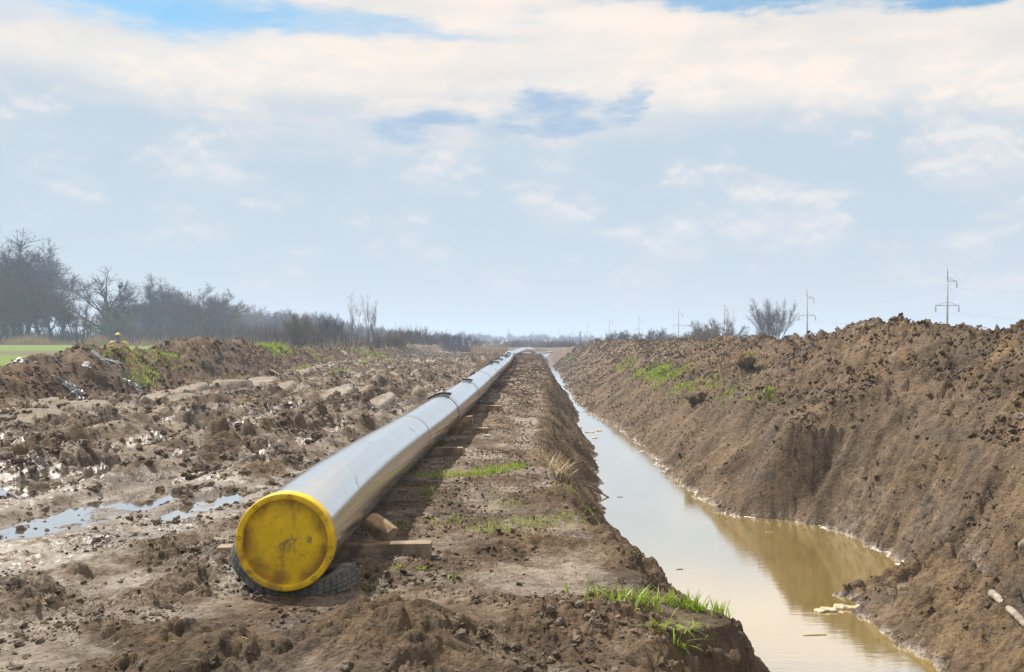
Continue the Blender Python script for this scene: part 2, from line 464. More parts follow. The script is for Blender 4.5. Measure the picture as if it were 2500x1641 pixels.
    ochre = np.clip(.7 * nf * sstep(X, xb + .05, xb - .2) * sstep(X, 4.4, 4.7) + .5 * heapm + ridge_r * sstep(fbm(X * .5, Y * .5, 3, 86), -.05, .45) + .8 * ridge_l * sstep(fbm(X * .35, Y * .2, 3, 87), .15, .5)
                    + .35 * wallm * sstep(fbm(X * .7, Y * .7, 2, 88), 0, .5), 0, 1)
    wet_shade = np.clip(wallm * sstep(z, ZW + .11, ZW + .02) * .8 + hol * 1.1 + (flat_l * sstep(rut, -.02, -.12) * .75 * sstep(Y, 45, 18)
                  + .42 * flat_l * sstep(fbm(X * .6, Y * .3, 3, 90), .12, .5) + .65 * sstep(holw, .15, .6) + fore * .35 * (1 - calm_f)) + .8 * gully_shade, 0, 1)
    return z, dict(ridge_l=ridge_l, ridge_r=ridge_r, wall=wallm, bench=bench, field=field, churn=churn, fore=fore, pale=pale, ochre=ochre, wet_shade=wet_shade,
                   ll=ll, lr=lr, calm=calm, hol=np.maximum(hol, silt))


def ground_z(x, y):
    return float(terrain(np.array([x]), np.array([y]), False)[0])


def hit(px, py, y0=4.2, y1=220.0):
    """first point of the land seen along a photo pixel"""
    Y = np.exp(np.linspace(math.log(y0), math.log(y1), 1500))
    X = (px - CX) / F * Y
    Z = CAMZ - (py - HOR) / F * Y
    d = Z - terrain(X, Y, False)
    i = int(np.argmax(d < 0)) if (d < 0).any() else len(Y) - 1
    return float(X[i]), float(Y[i]), float(Z[i])


# ------------------------------------------------------------------ mesh helpers
def mesh_np(name, V, Fc, smooth=True):
    V = np.ascontiguousarray(V, dtype=np.float32)
    Fc = np.ascontiguousarray(Fc, dtype=np.int32)
    me = bpy.data.meshes.new(name)
    k = Fc.shape[1]
    me.vertices.add(len(V))
    me.vertices.foreach_set('co', V.ravel())
    me.loops.add(Fc.size)
    me.loops.foreach_set('vertex_index', Fc.ravel())
    me.polygons.add(len(Fc))
    me.polygons.foreach_set('loop_start', np.arange(0, Fc.size, k, dtype=np.int32))
    me.polygons.foreach_set('loop_total', np.full(len(Fc), k, dtype=np.int32))
    me.polygons.foreach_set('use_smooth', np.full(len(Fc), smooth, dtype=bool))
    me.update(calc_edges=True)
    return me


class MB:
    """mixed-face mesh collector"""
    def __init__(s):
        s.v, s.f = [], []

    def quad_ring(s, rings, close=True, cap0=False, cap1=False):
        base = len(s.v)
        n = len(rings[0])
        for r in rings:
            s.v += [tuple(p) for p in r]
        for i in range(len(rings) - 1):
            for j in range(n if close else n - 1):
                a, b = base + i * n + j, base + i * n + (j + 1) % n
                s.f.append((a, b, b + n, a + n))
        if cap0:
            s.f.append(tuple(base + j for j in reversed(range(n))))
        if cap1:
            s.f.append(tuple(base + (len(rings) - 1) * n + j for j in range(n)))
        return s

    def tube(s, pts, rad, n=6, caps=True):
        pts = [Vector(p) for p in pts]
        rad = rad if hasattr(rad, '__len__') else [rad] * len(pts)
        rings = []
        up = None
        for i, p in enumerate(pts):
            d = (pts[min(i + 1, len(pts) - 1)] - pts[max(i - 1, 0)]).normalized()
            if up is None:
                up = Vector((0, 0, 1)) if abs(d.z) < .9 else Vector((1, 0, 0))
            u = d.cross(up).normalized()
            w = u.cross(d).normalized()
            up = w
            rings.append([p + (u * math.cos(2 * math.pi * k / n) + w * math.sin(2 * math.pi * k / n)) * rad[i] for k in range(n)])
        return s.quad_ring(rings, True, caps, caps)

    def box(s, c, size, rot=None, jit=0.0, taper=1.0):
        b = len(s.v)
        for k, (x, y, z) in enumerate(((-1, -1, -1), (1, -1, -1), (1, 1, -1), (-1, 1, -1), (-1, -1, 1), (1, -1, 1), (1, 1, 1), (-1, 1, 1))):
            t = taper if z > 0 else 1
            p = Vector((x * size[0] / 2 * t, y * size[1] / 2 * t, z * size[2] / 2))
            p += Vector((random.uniform(-jit, jit), random.uniform(-jit, jit), random.uniform(-jit, jit)))
            if rot:
                p = rot @ p
            s.v.append(tuple(p + Vector(c)))
        s.f += [tuple(b + i for i in q) for q in ((3, 2, 1, 0), (4, 5, 6, 7), (0, 1, 5, 4), (1, 2, 6, 5), (2, 3, 7, 6), (3, 0, 4, 7))]
        return s

    def mesh(s, name, smooth=False):
        me = bpy.data.meshes.new(name)
        me.from_pydata(s.v, [], s.f)
        if smooth:
            me.polygons.foreach_set('use_smooth', [True] * len(me.polygons))
        me.update()
        return me


def tag(o, label=None, cat=None, group=None, kind=None):
    for k, v in (('label', label), ('category', cat), ('group', group), ('kind', kind)):
        if v:
            o[k] = v
    return o


def obj(name, me, mat=None, parent=None):
    o = bpy.data.objects.new(name, me)
    if mat and me is not None and not me.materials:
        me.materials.append(mat)
    col.objects.link(o)
    if parent:
        o.parent = parent
    return o


def empty(name, loc=(0, 0, 0), rz=0.0):
    o = bpy.data.objects.new(name, None)
    o.location = loc
    o.rotation_euler = (0, 0, rz)
    o.empty_display_size = .2
    col.objects.link(o)
    return o


def copy_tree(o, parent=None):
    c = o.copy()
    col.objects.link(c)
    c.parent = parent
    for ch in list(o.children):
        copy_tree(ch, c)
    return c


def bevel(o, w=.01, seg=2):
    m = o.modifiers.new('bevel', 'BEVEL')
    m.width, m.segments, m.limit_method = w, seg, 'ANGLE'
    return o


# ------------------------------------------------------------------ materials
def new_mat(name):
    m = bpy.data.materials.new(name)
    m.use_nodes = True
    return m, NT(m.node_tree)


def finish(N, ins, bump=None):
    p = N.add('ShaderNodeBsdfPrincipled', ins)
    if bump is not None:
        N.put(p, 'Normal', bump)
    o = N.add('ShaderNodeOutputMaterial')
    N.t.links.new(p.outputs[0], o.inputs[0])
    return p


def soil_mat(name, use_attr=True, pale=0.3, wet_shade=0.0, ochre=0.2):
    m, N = new_mat(name)
    pos = N.add('ShaderNodeNewGeometry').outputs['Position']
    if use_attr:
        a = N.add('ShaderNodeAttribute', attribute_name='tint')
        sp = N.add('ShaderNodeSeparateColor', {0: a.outputs['Color']})
        pale, wet_shade, ochre = sp.outputs[0], sp.outputs[1], sp.outputs[2]
    n1 = N.noise(pos, .9, 6, .6)
    n2 = N.noise(pos, 7.0, 7, .65)
    n3 = N.noise(pos, 38.0, 6, .7)
    k = N.math('ADD', N.math('MULTIPLY', n1, .45), N.math('ADD', N.math('MULTIPLY', n2, .35), N.math('MULTIPLY', n3, .3)))
    k = N.smooth(k, .38, .72)
    c = N.mix(k, (.050, .036, .025, 1), (.190, .138, .092, 1))
    n0 = N.noise(N.mapping(pos, (1, 1, 1), (7.3, 2.1, 0)), .55, 5, .62)
    c = N.mix(N.smooth(n0, .52, .66, 0.0, .75), c, N.mix(k, (.042, .035, .030, 1), (.135, .112, .094, 1)))
    c = N.mix(N.smooth(n0, .46, .32, 0.0, .6), c, N.mix(k, (.080, .054, .032, 1), (.25, .178, .11, 1)))
    oc = N.mix(k, (.070, .047, .024, 1), (.245, .167, .090, 1))
    c = N.mix(N.math('MULTIPLY', ochre, N.smooth(n2, .36, .62)), c, oc)
    pc = N.mix(k, (.115, .095, .076, 1), (.345, .295, .242, 1))
    pn = N.math('ADD', N.math('MULTIPLY', n1, .45), N.math('MULTIPLY', n2, .55))
    pf = N.smooth(N.math('ADD', pale, N.math('MULTIPLY', N.math('SUBTRACT', pn, .5), 1.5)), .18, .85)
    c = N.mix(pf, c, pc)
    wf = N.math('MULTIPLY', wet_shade, N.smooth(n2, .30, .58), clamp=True)
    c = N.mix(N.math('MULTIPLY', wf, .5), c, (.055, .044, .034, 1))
    rough = N.smooth(wf, .1, .8, .92, .30)
    wp = N.add('ShaderNodeVectorMath', {0: pos, 1: N.add('ShaderNodeVectorMath', {0: N.add('ShaderNodeTexNoise', {'Vector': pos, 'Scale': 16.0, 'Detail': 4.0}).outputs[1], 'Scale': .06}, operation='SCALE').outputs[0]}).outputs[0]
    v1 = N.add('ShaderNodeTexVoronoi', {'Vector': wp, 'Scale': 15.0}).outputs['Distance']
    v2 = N.add('ShaderNodeTexVoronoi', {'Vector': wp, 'Scale': 41.0}).outputs['Distance']
    bh = N.math('SUBTRACT', N.math('ADD', N.math('MULTIPLY', N.noise(pos, 20, 8, .72), 1.0), N.math('MULTIPLY', n3, .35)), N.math('ADD', N.math('MULTIPLY', v1, .55), N.math('MULTIPLY', v2, .30)))
    bs = N.smooth(wf, .2, .9, 1.0, .30)
    b = N.add('ShaderNodeBump', {'Strength': bs, 'Distance': .045, 'Height': bh})
    finish(N, {'Base Color': c, 'Roughness': rough, 'Specular IOR Level': N.smooth(wf, .1, .7, .12, .6)}, b.outputs[0])
    return m


def plain(name, c0, c1, scale=6.0, rough=.7, bump=.2, metal=0.0, spec=.4, dist=.01, detail=6):
    m, N = new_mat(name)
    pos = N.add('ShaderNodeTexCoord').outputs['Object']
    n = N.noise(pos, scale, detail, .6)
    c = N.mix(N.smooth(n, .32, .68), (*c0, 1), (*c1, 1))
    b = N.add('ShaderNodeBump', {'Strength': bump, 'Distance': dist, 'Height': N.noise(pos, scale * 5, 5, .6)})
    finish(N, {'Base Color': c, 'Roughness': rough, 'Metallic': metal, 'Specular IOR Level': spec}, b.outputs[0])
    return m


M = {}
M['soil'] = soil_mat('soil')
M['clod_brown'] = soil_mat('clod_brown', False, .22, 0, .25)
M['clod_pale'] = soil_mat('clod_pale', False, .62, .12, 0)
M['clod_ochre'] = soil_mat('clod_ochre', False, .30, 0, .8)


def field_mat():
    m, N = new_mat('field_grass')
    pos = N.add('ShaderNodeNewGeometry').outputs['Position']
    s = N.add('ShaderNodeSeparateXYZ', {0: pos})
    n1 = N.noise(pos, .06, 5, .6)
    n2 = N.noise(pos, 1.2, 6, .7)
    c = N.mix(N.smooth(n2, .3, .7), (.075, .115, .018, 1), (.14, .185, .036, 1))
    strip = N.math('ABSOLUTE', N.math('SUBTRACT', s.outputs[1], N.math('ADD', 104.0, N.math('MULTIPLY', n1, 16.0))))
    c = N.mix(N.smooth(strip, 7.0, 12.0, .9, 0.0), c, (.10, .085, .055, 1))
    dry = N.math('MAXIMUM', N.smooth(s.outputs[0], -30.0, -14.0), N.smooth(s.outputs[1], 175.0, 230.0))
    dry = N.math('MULTIPLY', dry, N.smooth(n1, .25, .55, .75, 1.0))
    c = N.mix(dry, c, N.mix(N.smooth(n2, .3, .7), (.10, .085, .05, 1), (.20, .155, .095, 1)))
    finish(N, {'Base Color': c, 'Roughness': .9, 'Specular IOR Level': .1})
    return m


M['field'] = field_mat()


def water_mat(name, c0, c1, ior, ripple):
    m, N = new_mat(name)
    pos = N.add('ShaderNodeNewGeometry').outputs['Position']
    n = N.noise(N.mapping(pos, (.8, .5, 1)), 1.0, 4, .5)
    c = N.mix(N.smooth(n, .3, .7), (*c0, 1), (*c1, 1))
    h = N.math('ADD', N.noise(N.mapping(pos, (3.0, 9.0, 1)), 1.0, 4, .55), N.math('MULTIPLY', N.noise(N.mapping(pos, (12.0, 34.0, 1)), 1.0, 3, .5), .35))
    b = N.add('ShaderNodeBump', {'Strength': ripple, 'Distance': .01, 'Height': h})
    body = N.add('ShaderNodeBsdfDiffuse', {'Color': c})
    gl = N.add('ShaderNodeBsdfGlossy', {'Color': (1, 1, 1, 1), 'Roughness': .045, 'Normal': b.outputs[0]})
    fr = N.add('ShaderNodeFresnel', {'IOR': ior, 'Normal': b.outputs[0]}).outputs[0]
    mx = N.add('ShaderNodeMixShader', {0: N.math('MULTIPLY', N.math('POWER', fr, .30), 1.0, clamp=True), 1: body.outputs[0], 2: gl.outputs[0]})
    N.t.links.new(mx.outputs[0], N.add('ShaderNodeOutputMaterial').inputs[0])
    return m


M['water'] = water_mat('muddy_water', (.27, .195, .045), (.32, .235, .070), 2.2, .10)
M['puddle'] = water_mat('puddle_water', (.10, .08, .055), (.13, .105, .075), 2.2, .03)


def pipe_mat():
    m, N = new_mat('pipe_coating')
    uv = N.add('ShaderNodeUVMap', uv_map='UVMap').outputs[0]
    rings = N.noise(N.mapping(uv, (44.0, .35, 1)), 1.0, 4, .65)
    wraps = N.noise(N.mapping(uv, (7.0, .3, 1)), 1.0, 3, .5)
    blot = N.noise(N.mapping(uv, (1.6, 5.0, 1)), 1.0, 7, .62)
    c = N.mix(N.smooth(rings, .35, .7), (.68, .672, .655, 1), (.84, .83, .81, 1))
    c = N.mix(N.smooth(blot, .60, .80, 0.0, .35), c, (.34, .30, .26, 1))
    mud = N.noise(N.mapping(uv, (2.3, 6.0, 1), (3.0, 1.0, 0)), 1.0, 9, .68)
    c = N.mix(N.smooth(mud, .60, .68, 0.0, .75), c, (.22, .175, .13, 1))
    dots = N.noise(N.mapping(uv, (9.0, 21.0, 1)), 1.0, 4, .6)
    c = N.mix(N.smooth(dots, .70, .76, 0.0, .6), c, (.10, .085, .07, 1))
    h = N.math('ADD', N.math('MULTIPLY', rings, .55), N.math('MULTIPLY', wraps, .6))
    b = N.add('ShaderNodeBump', {'Strength': .16, 'Distance': .012, 'Height': h})
    finish(N, {'Base Color': c, 'Metallic': .92, 'Roughness': N.smooth(blot, .4, .8, .09, .17), 'Specular IOR Level': .5}, b.outputs[0])
    return m


M['pipe'] = pipe_mat()
M['band'] = plain('weld_sleeve', (.22, .20, .18), (.40, .38, .36), 12, .4, .2, .6)
M['weld'] = plain('weld_bead', (.14, .11, .09), (.27, .20, .15), 30, .7, .4, .3)


def cap_mat():
    m, N = new_mat('yellow_plastic')
    pos = N.add('ShaderNodeTexCoord').outputs['Object']
    n1 = N.noise(pos, 6.5, 8, .66)
    n2 = N.noise(pos, 3.4, 8, .62, .5)
    n3 = N.noise(pos, 55, 4, .6)
    sp = N.add('ShaderNodeSeparateXYZ', {0: pos})
    rad = N.math('SQRT', N.math('ADD', N.math('MULTIPLY', sp.outputs[0], sp.outputs[0]), N.math('MULTIPLY', sp.outputs[2], sp.outputs[2])))
    c = N.mix(N.smooth(n1, .3, .7), (.58, .375, .003, 1), (.80, .545, .005, 1))
    c = N.mix(N.smooth(n2, .50, .66, 0.0, .85), c, (.30, .185, .025, 1))
    ring = N.math('MULTIPLY', N.smooth(rad, .19, .31), N.smooth(rad, .318, .322, 1.0, .15))
    c = N.mix(N.math('MULTIPLY', ring, N.smooth(n2, .36, .60, .0, .85)), c, (.26, .135, .018, 1))
    mid_ = N.math('MULTIPLY', N.smooth(rad, .15, .04), N.smooth(N.noise(pos, 11.0, 7, .65), .47, .60))
    c = N.mix(N.math('MULTIPLY', mid_, .85), c, (.16, .115, .06, 1))
    c = N.mix(N.math('MULTIPLY', N.smooth(N.noise(pos, 9.0, 7, .65), .58, .70), .8), c, (.17, .125, .07, 1))
    c = N.mix(N.smooth(n3, .66, .74, 0.0, .6), c, (.20, .14, .04, 1))
    b = N.add('ShaderNodeBump', {'Strength': .12, 'Distance': .006, 'Height': n1})
    finish(N, {'Base Color': c, 'Roughness': N.smooth(n1, .3, .8, .40, .65), 'Specular IOR Level': .4}, b.outputs[0])
    return m


M['cap'] = cap_mat()
M['cap_hole'] = plain('cap_dimple', (.13, .08, .008), (.22, .14, .01), 40, .6, .2)


def wood_mat(name, a, b):
    m, N = new_mat(name)
    pos = N.add('ShaderNodeTexCoord').outputs['Object']
    g = N.noise(N.mapping(pos, (1.5, 22, 22)), 1.0, 6, .6, .3)
    n = N.noise(pos, 5, 5, .6)
    c = N.mix(N.smooth(g, .3, .7), (*a, 1), (*b, 1))
    c = N.mix(N.smooth(n, .46, .66, 0.0, .8), c, (.08, .06, .044, 1))
    bp = N.add('ShaderNodeBump', {'Strength': .5, 'Distance': .008, 'Height': g})
    finish(N, {'Base Color': c, 'Roughness': .82, 'Specular IOR Level': .2}, bp.outputs[0])
    return m


M['wood'] = wood_mat('weathered_timber', (.17, .13, .095), (.33, .26, .19))
M['wood_fresh'] = wood_mat('fresh_timber', (.20, .14, .088), (.36, .26, .165))
M['rubber'] = plain('tyre_rubber', (.065, .067, .07), (.16, .158, .15), 9, .75, .3)
M['mat'] = plain('black_rubber', (.008, .009, .012), (.02, .021, .025), 10, .55, .2)
M['concrete'] = plain('pole_concrete', (.24, .25, .25), (.34, .35, .35), 2, .85, .2)
M['steel'] = plain('dull_steel', (.16, .17, .18), (.26, .27, .28), 5, .6, .1, .5)
M['yellow'] = plain('yellow_paint', (.50, .32, .02), (.62, .42, .03), 3, .5, .1)
M['dark_paint'] = plain('dark_paint', (.03, .035, .05), (.05, .055, .07), 3, .6, .1)
M['bark'] = plain('bark', (.045, .038, .032), (.10, .085, .07), 2.5, .95, .4, 0, .1)
M['bark_grey'] = plain('pale_bark', (.10, .092, .08), (.19, .175, .15), 2.5, .95, .4, 0, .1)
M['twig'] = plain('twigs', (.036, .027, .023), (.078, .060, .048), 1.2, .95, 0, 0, .05)
M['twig_grey'] = plain('grey_twigs', (.085, .076, .070), (.16, .145, .13), 1.2, .95, 0, 0, .05)
M['twig_red'] = plain('reddish_twigs', (.070, .040, .031), (.135, .082, .060), 1.2, .95, 0, 0, .05)
M['twig_tan'] = plain('tan_twigs', (.12, .095, .06), (.23, .185, .12), 1.2, .95, 0, 0, .05)
M['twig_green'] = plain('budding_twigs', (.095, .105, .035), (.19, .205, .085), 1.2, .95, 0, 0, .05)
M['mistletoe'] = plain('mistletoe_green', (.03, .055, .015), (.06, .09, .03), 2, .9, 0, 0, .1)
M['reed'] = plain('dry_reed', (.27, .19, .10), (.44, .33, .20), .4, .9, 0, 0, .1)
M['straw'] = plain('dry_straw', (.34, .26, .15), (.56, .46, .30), 3, .8, 0, 0, .2)


def grass_mat():
    m, N = new_mat('grass_blades')
    pos = N.add('ShaderNodeNewGeometry').outputs['Position']
    n = N.noise(pos, 7, 4, .6)
    c = N.mix(N.smooth(n, .3, .7), (.11, .19, .016, 1), (.28, .37, .040, 1))
    c = N.mix(N.smooth(N.noise(pos, 31, 3, .6), .60, .74, 0.0, .7), c, (.36, .30, .12, 1))
    d = N.add('ShaderNodeBsdfPrincipled', {'Base Color': c, 'Roughness': .5, 'Specular IOR Level': .4})
    t = N.add('ShaderNodeBsdfTranslucent', {'Color': N.mix(.5, c, (.42, .58, .04, 1))})
    mx = N.add('ShaderNodeMixShader', {0: .38, 1: d.outputs[0], 2: t.outputs[0]})
    N.t.links.new(mx.outputs[0], N.add('ShaderNodeOutputMaterial').inputs[0])
    return m


M['grass'] = grass_mat()
M['plastic_dark'] = plain('grey_plastic_film', (.03, .034, .04), (.15, .165, .19), 7, .38, .5, 0, .6)
M['plastic_pale'] = plain('pale_plastic_film', (.25, .26, .27), (.45, .47, .49), 6, .45, .4, 0, .5)
M['foam'] = plain('dirty_foam', (.36, .25, .13), (.62, .53, .40), 9, .7, .5, 0, .3)
M['froth'] = plain('froth', (.55, .53, .49), (.80, .79, .76), 25, .5, .5, 0, .4)
M['stone'] = plain('pale_stone', (.13, .11, .085), (.26, .225, .175), 8, .85, .6, 0, .2, .02)
M['log'] = wood_mat('bleached_log', (.17, .145, .115), (.32, .285, .235))
M['stick'] = wood_mat('dead_stick', (.08, .06, .045), (.17, .13, .095))
M['house_wall'] = plain('house_plaster', (.62, .60, .57), (.74, .72, .70), 1, .8, 0)
M['roof'] = plain('roof_tile', (.22, .09, .06), (.33, .15, .10), 1, .8, 0)
M['glass'] = plain('window_glass', (.03, .035, .04), (.05, .055, .06), 1, .15, 0)
M['weed'] = plain('weed_leaf', (.06, .14, .02), (.13, .24, .04), 9, .6, .1)

# ------------------------------------------------------------------ land meshes
U = np.arange(-.69, .7201, .00185)
YN = np.exp(np.concatenate([np.arange(math.log(3.7), math.log(18), .0034), np.arange(math.log(18), math.log(70), .0042), np.arange(math.log(70), math.log(235), .009)]))
GX = U[None, :] * YN[:, None]
GY = np.repeat(YN[:, None], len(U), 1)
GZ, MK = terrain(GX, GY)
nr, nc = GX.shape
idx = np.arange(nr * nc).reshape(nr, nc)
quads = np.stack([idx[:-1, :-1], idx[:-1, 1:], idx[1:, 1:], idx[1:, :-1]], -1).reshape(-1, 4)
mid = lambda a: (a[:-1, :-1] + a[1:, 1:]).ravel() * .5
fx, fy = mid(GX), mid(GY)
region = np.zeros(len(quads), int)                   # 0 mud ground
region[(fx > mid(MK['ll'])) & (fx <= mid(MK['lr']))] = 1
region[(fx > mid(MK['lr'])) & (fx < 13.4)] = 2
region[(fx < -12.1) & (fx > -17.7)] = 3
region[(fx <= -17.7) | (fx >= 13.4)] = 4
VV = np.stack([GX, GY, GZ], -1).reshape(-1, 3)
TT = np.stack([MK['pale'], MK['wet_shade'], MK['ochre'], np.ones_like(GX)], -1).reshape(-1, 4)
far = 2000.0


def land(name, k, mat, label, cat):
    q = quads[region == k]
    used, inv = np.unique(q, return_inverse=True)
    V, Q, T = VV[used], inv.reshape(-1, 4), TT[used]
    if k == 4:
        # the rest of the plain, a sheet that frames the detailed fan
        fl, fr = [(-.688 * y, y) for y in (3.7, 235.0)], [(.718 * y, y) for y in (3.7, 235.0)]
        P = [(-far, -40), fl[0], fr[0], (far, -40), (far, far), fr[1], fl[1], (-far, far), (-far, 235), (far, 235)]
        zz = [-.08, -.10, -.10, -.08, .2, -.32, -.32, .2, 1.4, -.1]
        n0 = len(V)
        V = np.vstack([V, np.array([(a, b, c) for (a, b), c in zip(P, zz)])])
        Q = np.vstack([Q, np.array([(0, 3, 2, 1), (0, 1, 6, 8), (3, 9, 5, 2), (8, 6, 5, 9), (8, 9, 4, 7)]) + n0])
        T = np.vstack([T, np.zeros((len(P), 4))])
    me = mesh_np(name, V, Q)
    at = me.attributes.new('tint', 'FLOAT_COLOR', 'POINT')
    at.data.foreach_set('color', np.ascontiguousarray(T, dtype=np.float32).ravel())
    return tag(obj(name, me, mat), label, cat, kind='structure')


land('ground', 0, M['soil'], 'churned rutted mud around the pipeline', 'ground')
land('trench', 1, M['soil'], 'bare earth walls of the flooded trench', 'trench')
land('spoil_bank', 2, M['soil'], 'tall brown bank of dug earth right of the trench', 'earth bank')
land('spoil_bank', 3, M['soil'], 'low dark earth bank with green tufts left of the muddy track', 'earth bank')
land('field', 4, M['field'], 'flat green field behind the left earth bank', 'field')

# trench water and puddles: sheets whose rims run into the land
yy = np.exp(np.linspace(math.log(3.7), math.log(215), 260))
xa, xb = np.interp(yy, *WL) - 1.0, np.interp(yy, *WR) + .9
ts = np.linspace(0, 1, 9)
V = np.stack([xa[:, None] + (xb - xa)[:, None] * ts, np.repeat(yy[:, None], 9, 1), np.full((260, 9), ZW)], -1).reshape(-1, 3)
ii = np.arange(260 * 9).reshape(260, 9)
tag(obj('water', mesh_np('water', V, np.stack([ii[:-1, :-1], ii[:-1, 1:], ii[1:, 1:], ii[1:, :-1]], -1).reshape(-1, 4)), M['water']),
    'still muddy water along the bottom of the trench', 'water', kind='structure')
for k, (hx, hy, ha, hl, hd) in enumerate(HOLLOWS):
    a = np.linspace(0, 2 * np.pi, 49)[:-1]
    rr = 1.0 + .12 * np.sin(3 * a + k) + .08 * np.sin(5 * a + 2 * k)
    px_, py_ = np.cos(a) * ha * 1.5 * rr, np.sin(a) * hl * 1.35 * rr
    px_ = px_ + .12 * py_
    gz = terrain(hx + np.linspace(-.6, .6, 13)[None, :] * ha + 0 * np.linspace(-.7, .7, 13)[:, None], hy + np.linspace(-.7, .7, 13)[:, None] * hl + 0 * np.linspace(-.6, .6, 13)[None, :], False)
    zp = PUD + .011 + .003 * k
    mb = MB()
    mb.v = [(hx + x, hy + y, zp) for x, y in zip(px_, py_)]
    mb.f = [tuple(range(len(a)))]
    pud = tag(obj('puddle', mb.mesh('puddle'), M['puddle']), None, None, kind='structure')
    pud['label'] = ['largest rain puddle in the rut at left', 'narrow puddle in the rut nearest the yellow pipe cap', 'small puddle at the left edge of the mud',
                                                         'puddle left of the pipe at mid distance', 'thin far puddle beside the pipe'][k]

# ------------------------------------------------------------------ pipeline
def pipe_mesh(name, pts, rad, n=56, caps=(False, False), u0=0.0):
    """tube along a path with uv: u metres along, v once round"""
    pts = [Vector(p) for p in pts]
    V, Fc, UVs = [], [], []
    us = [u0]
    for i in range(1, len(pts)):
        us.append(us[-1] + (pts[i] - pts[i - 1]).length)
    for i, p in enumerate(pts):
        d = (pts[min(i + 1, len(pts) - 1)] - pts[max(i - 1, 0)]).normalized()
        a = d.cross(Vector((0, 0, 1))).normalized()
        w = a.cross(d)
        for k in range(n):
            t = 2 * math.pi * k / n
            V.append(tuple(p + (a * math.cos(t) + w * math.sin(t)) * rad))
    for i in range(len(pts) - 1):
        for k in range(n):
            q = (i * n + k, i * n + (k + 1) % n, (i + 1) * n + (k + 1) % n, (i + 1) * n + k)
            Fc.append(q)
            UVs += [(us[i], k / n), (us[i], (k + 1) / n), (us[i + 1], (k + 1) / n), (us[i + 1], k / n)]
    for e, i in ((caps[0], 0), (caps[1], len(pts) - 1)):
        if e:
            Fc.append(tuple(i * n + k for k in range(n)))
            UVs += [(us[i], 0.0)] * n
    me = bpy.data.meshes.new(name)
    me.from_pydata(V, [], Fc)
    uvl = me.uv_layers.new(name='UVMap')
    uvl.data.foreach_set('uv', np.array(UVs, dtype=np.float32).ravel())
    me.polygons.foreach_set('use_smooth', [len(p.vertices) == 4 for p in me.polygons])
    me.update()
    return me


def pipe_pt(Y):
    return Vector((float(pipe_x(Y)), float(Y), float(pipe_z(Y))))


def pipe_frame(Y):
    d = (pipe_pt(Y + .05) - pipe_pt(Y - .05)).normalized()
    a = d.cross(Vector((0, 0, 1))).normalized()
    return d, a, a.cross(d)


WELDS = [7.48, 15.6, 20.6, 26.9, 33.6, 40.0, 46.0, 52.5, 59.0, 65.5, 72.0, 79.0, 96.0]
line = empty('pipeline', (-1.70, 7.48, 0))
LINV = Matrix.Translation(-line.location)
tag(line, 'long shiny steel pipeline with a yellow end cap beside the trench', 'pipeline')


def part(name, me, mat, parent, mat_inv=None):
    if mat_inv is not None:
        me.transform(mat_inv)
    return obj(name, me, mat, parent)


for a, b in zip(WELDS[:-1], WELDS[1:]):
    ks = np.linspace(a, b, max(6, int((b - a) / .8)))
    part('pipe_section', pipe_mesh('pipe_section', [pipe_pt(k) for k in ks], PR, u0=a), M['pipe'], line, LINV)
for i, y in enumerate(WELDS[1:-1]):
    w = .02 if i == 0 else .16
    ks = [y - w, y - w * .4, y + w * .4, y + w]
    me = pipe_mesh('weld_sleeve', [pipe_pt(k) for k in ks], PR + .006, u0=y)
    bd = part('weld_sleeve', me, M['weld'] if i == 0 else M['pipe'], line, LINV)
    if i:
        for e in (-w, w):
            part('sleeve_edge', pipe_mesh('sleeve_edge', [pipe_pt(y + e - .012), pipe_pt(y + e + .012)], PR + .010, u0=y), M['weld'], bd, LINV)

# end cap: skirt and proud rim, recessed disc, eight dimples
cap = empty('end_cap')
cap.parent = line
d0, a0, w0 = pipe_frame(7.6)
capM = Matrix((( a0.x, -d0.x, w0.x, 0), (a0.y, -d0.y, w0.y, 0), (a0.z, -d0.z, w0.z, 0), (0, 0, 0, 1)))   # local -Y... y axis looks out of the cap
cap.matrix_local = Matrix.Translation(pipe_pt(7.48) - line.location) @ capM


def lathe(profile, n=72):
    """profile (radius, y) turned round the y axis"""
    mb = MB()
    rings = [[(r * math.cos(2 * math.pi * k / n), y, r * math.sin(2 * math.pi * k / n)) for k in range(n)] for r, y in profile]
    mb.quad_ring(rings)
    return mb


R0 = PR + .010
rim = lathe([(PR + .002, -.085), (R0 - .002, -.083), (R0, -.078), (R0, .030), (R0 - .003, .037), (R0 - .009, .040), (R0 - .040, .040), (R0 - .046, .037), (R0 - .049, .031), (R0 - .053, -.015), (R0 - .056, -.030)])
me = rim.mesh('rim', True)
obj('rim', me, M['cap'], cap)
nn = 72
disc = MB()
prof = [(R0 - .052, -.026), (R0 - .075, -.028), (.22, -.022), (.10, -.018), (.001, -.016)]
disc.quad_ring([[(r * math.cos(2 * math.pi * k / nn), y, r * math.sin(2 * math.pi * k / nn)) for k in range(nn)] for r, y in prof])
obj('cover_disc', disc.mesh('cover_disc', True), M['cap'], cap)
bolt_me = None
for k in range(8):
    t = R(84 + 45 * k)
    if bolt_me is None:
        bm_ = lathe([(.0165, .0), (.0165, .0025), (.0135, .0035), (.0125, .001), (.012, -.004), (.0005, -.005)], 16)
        bolt_me = bm_.mesh('bolt_hole', True)
    o = obj('bolt_hole', bolt_me, M['cap_hole'], cap)
    o.location = ((R0 - .0245) * math.cos(t), .0395, (R0 - .0245) * math.sin(t))
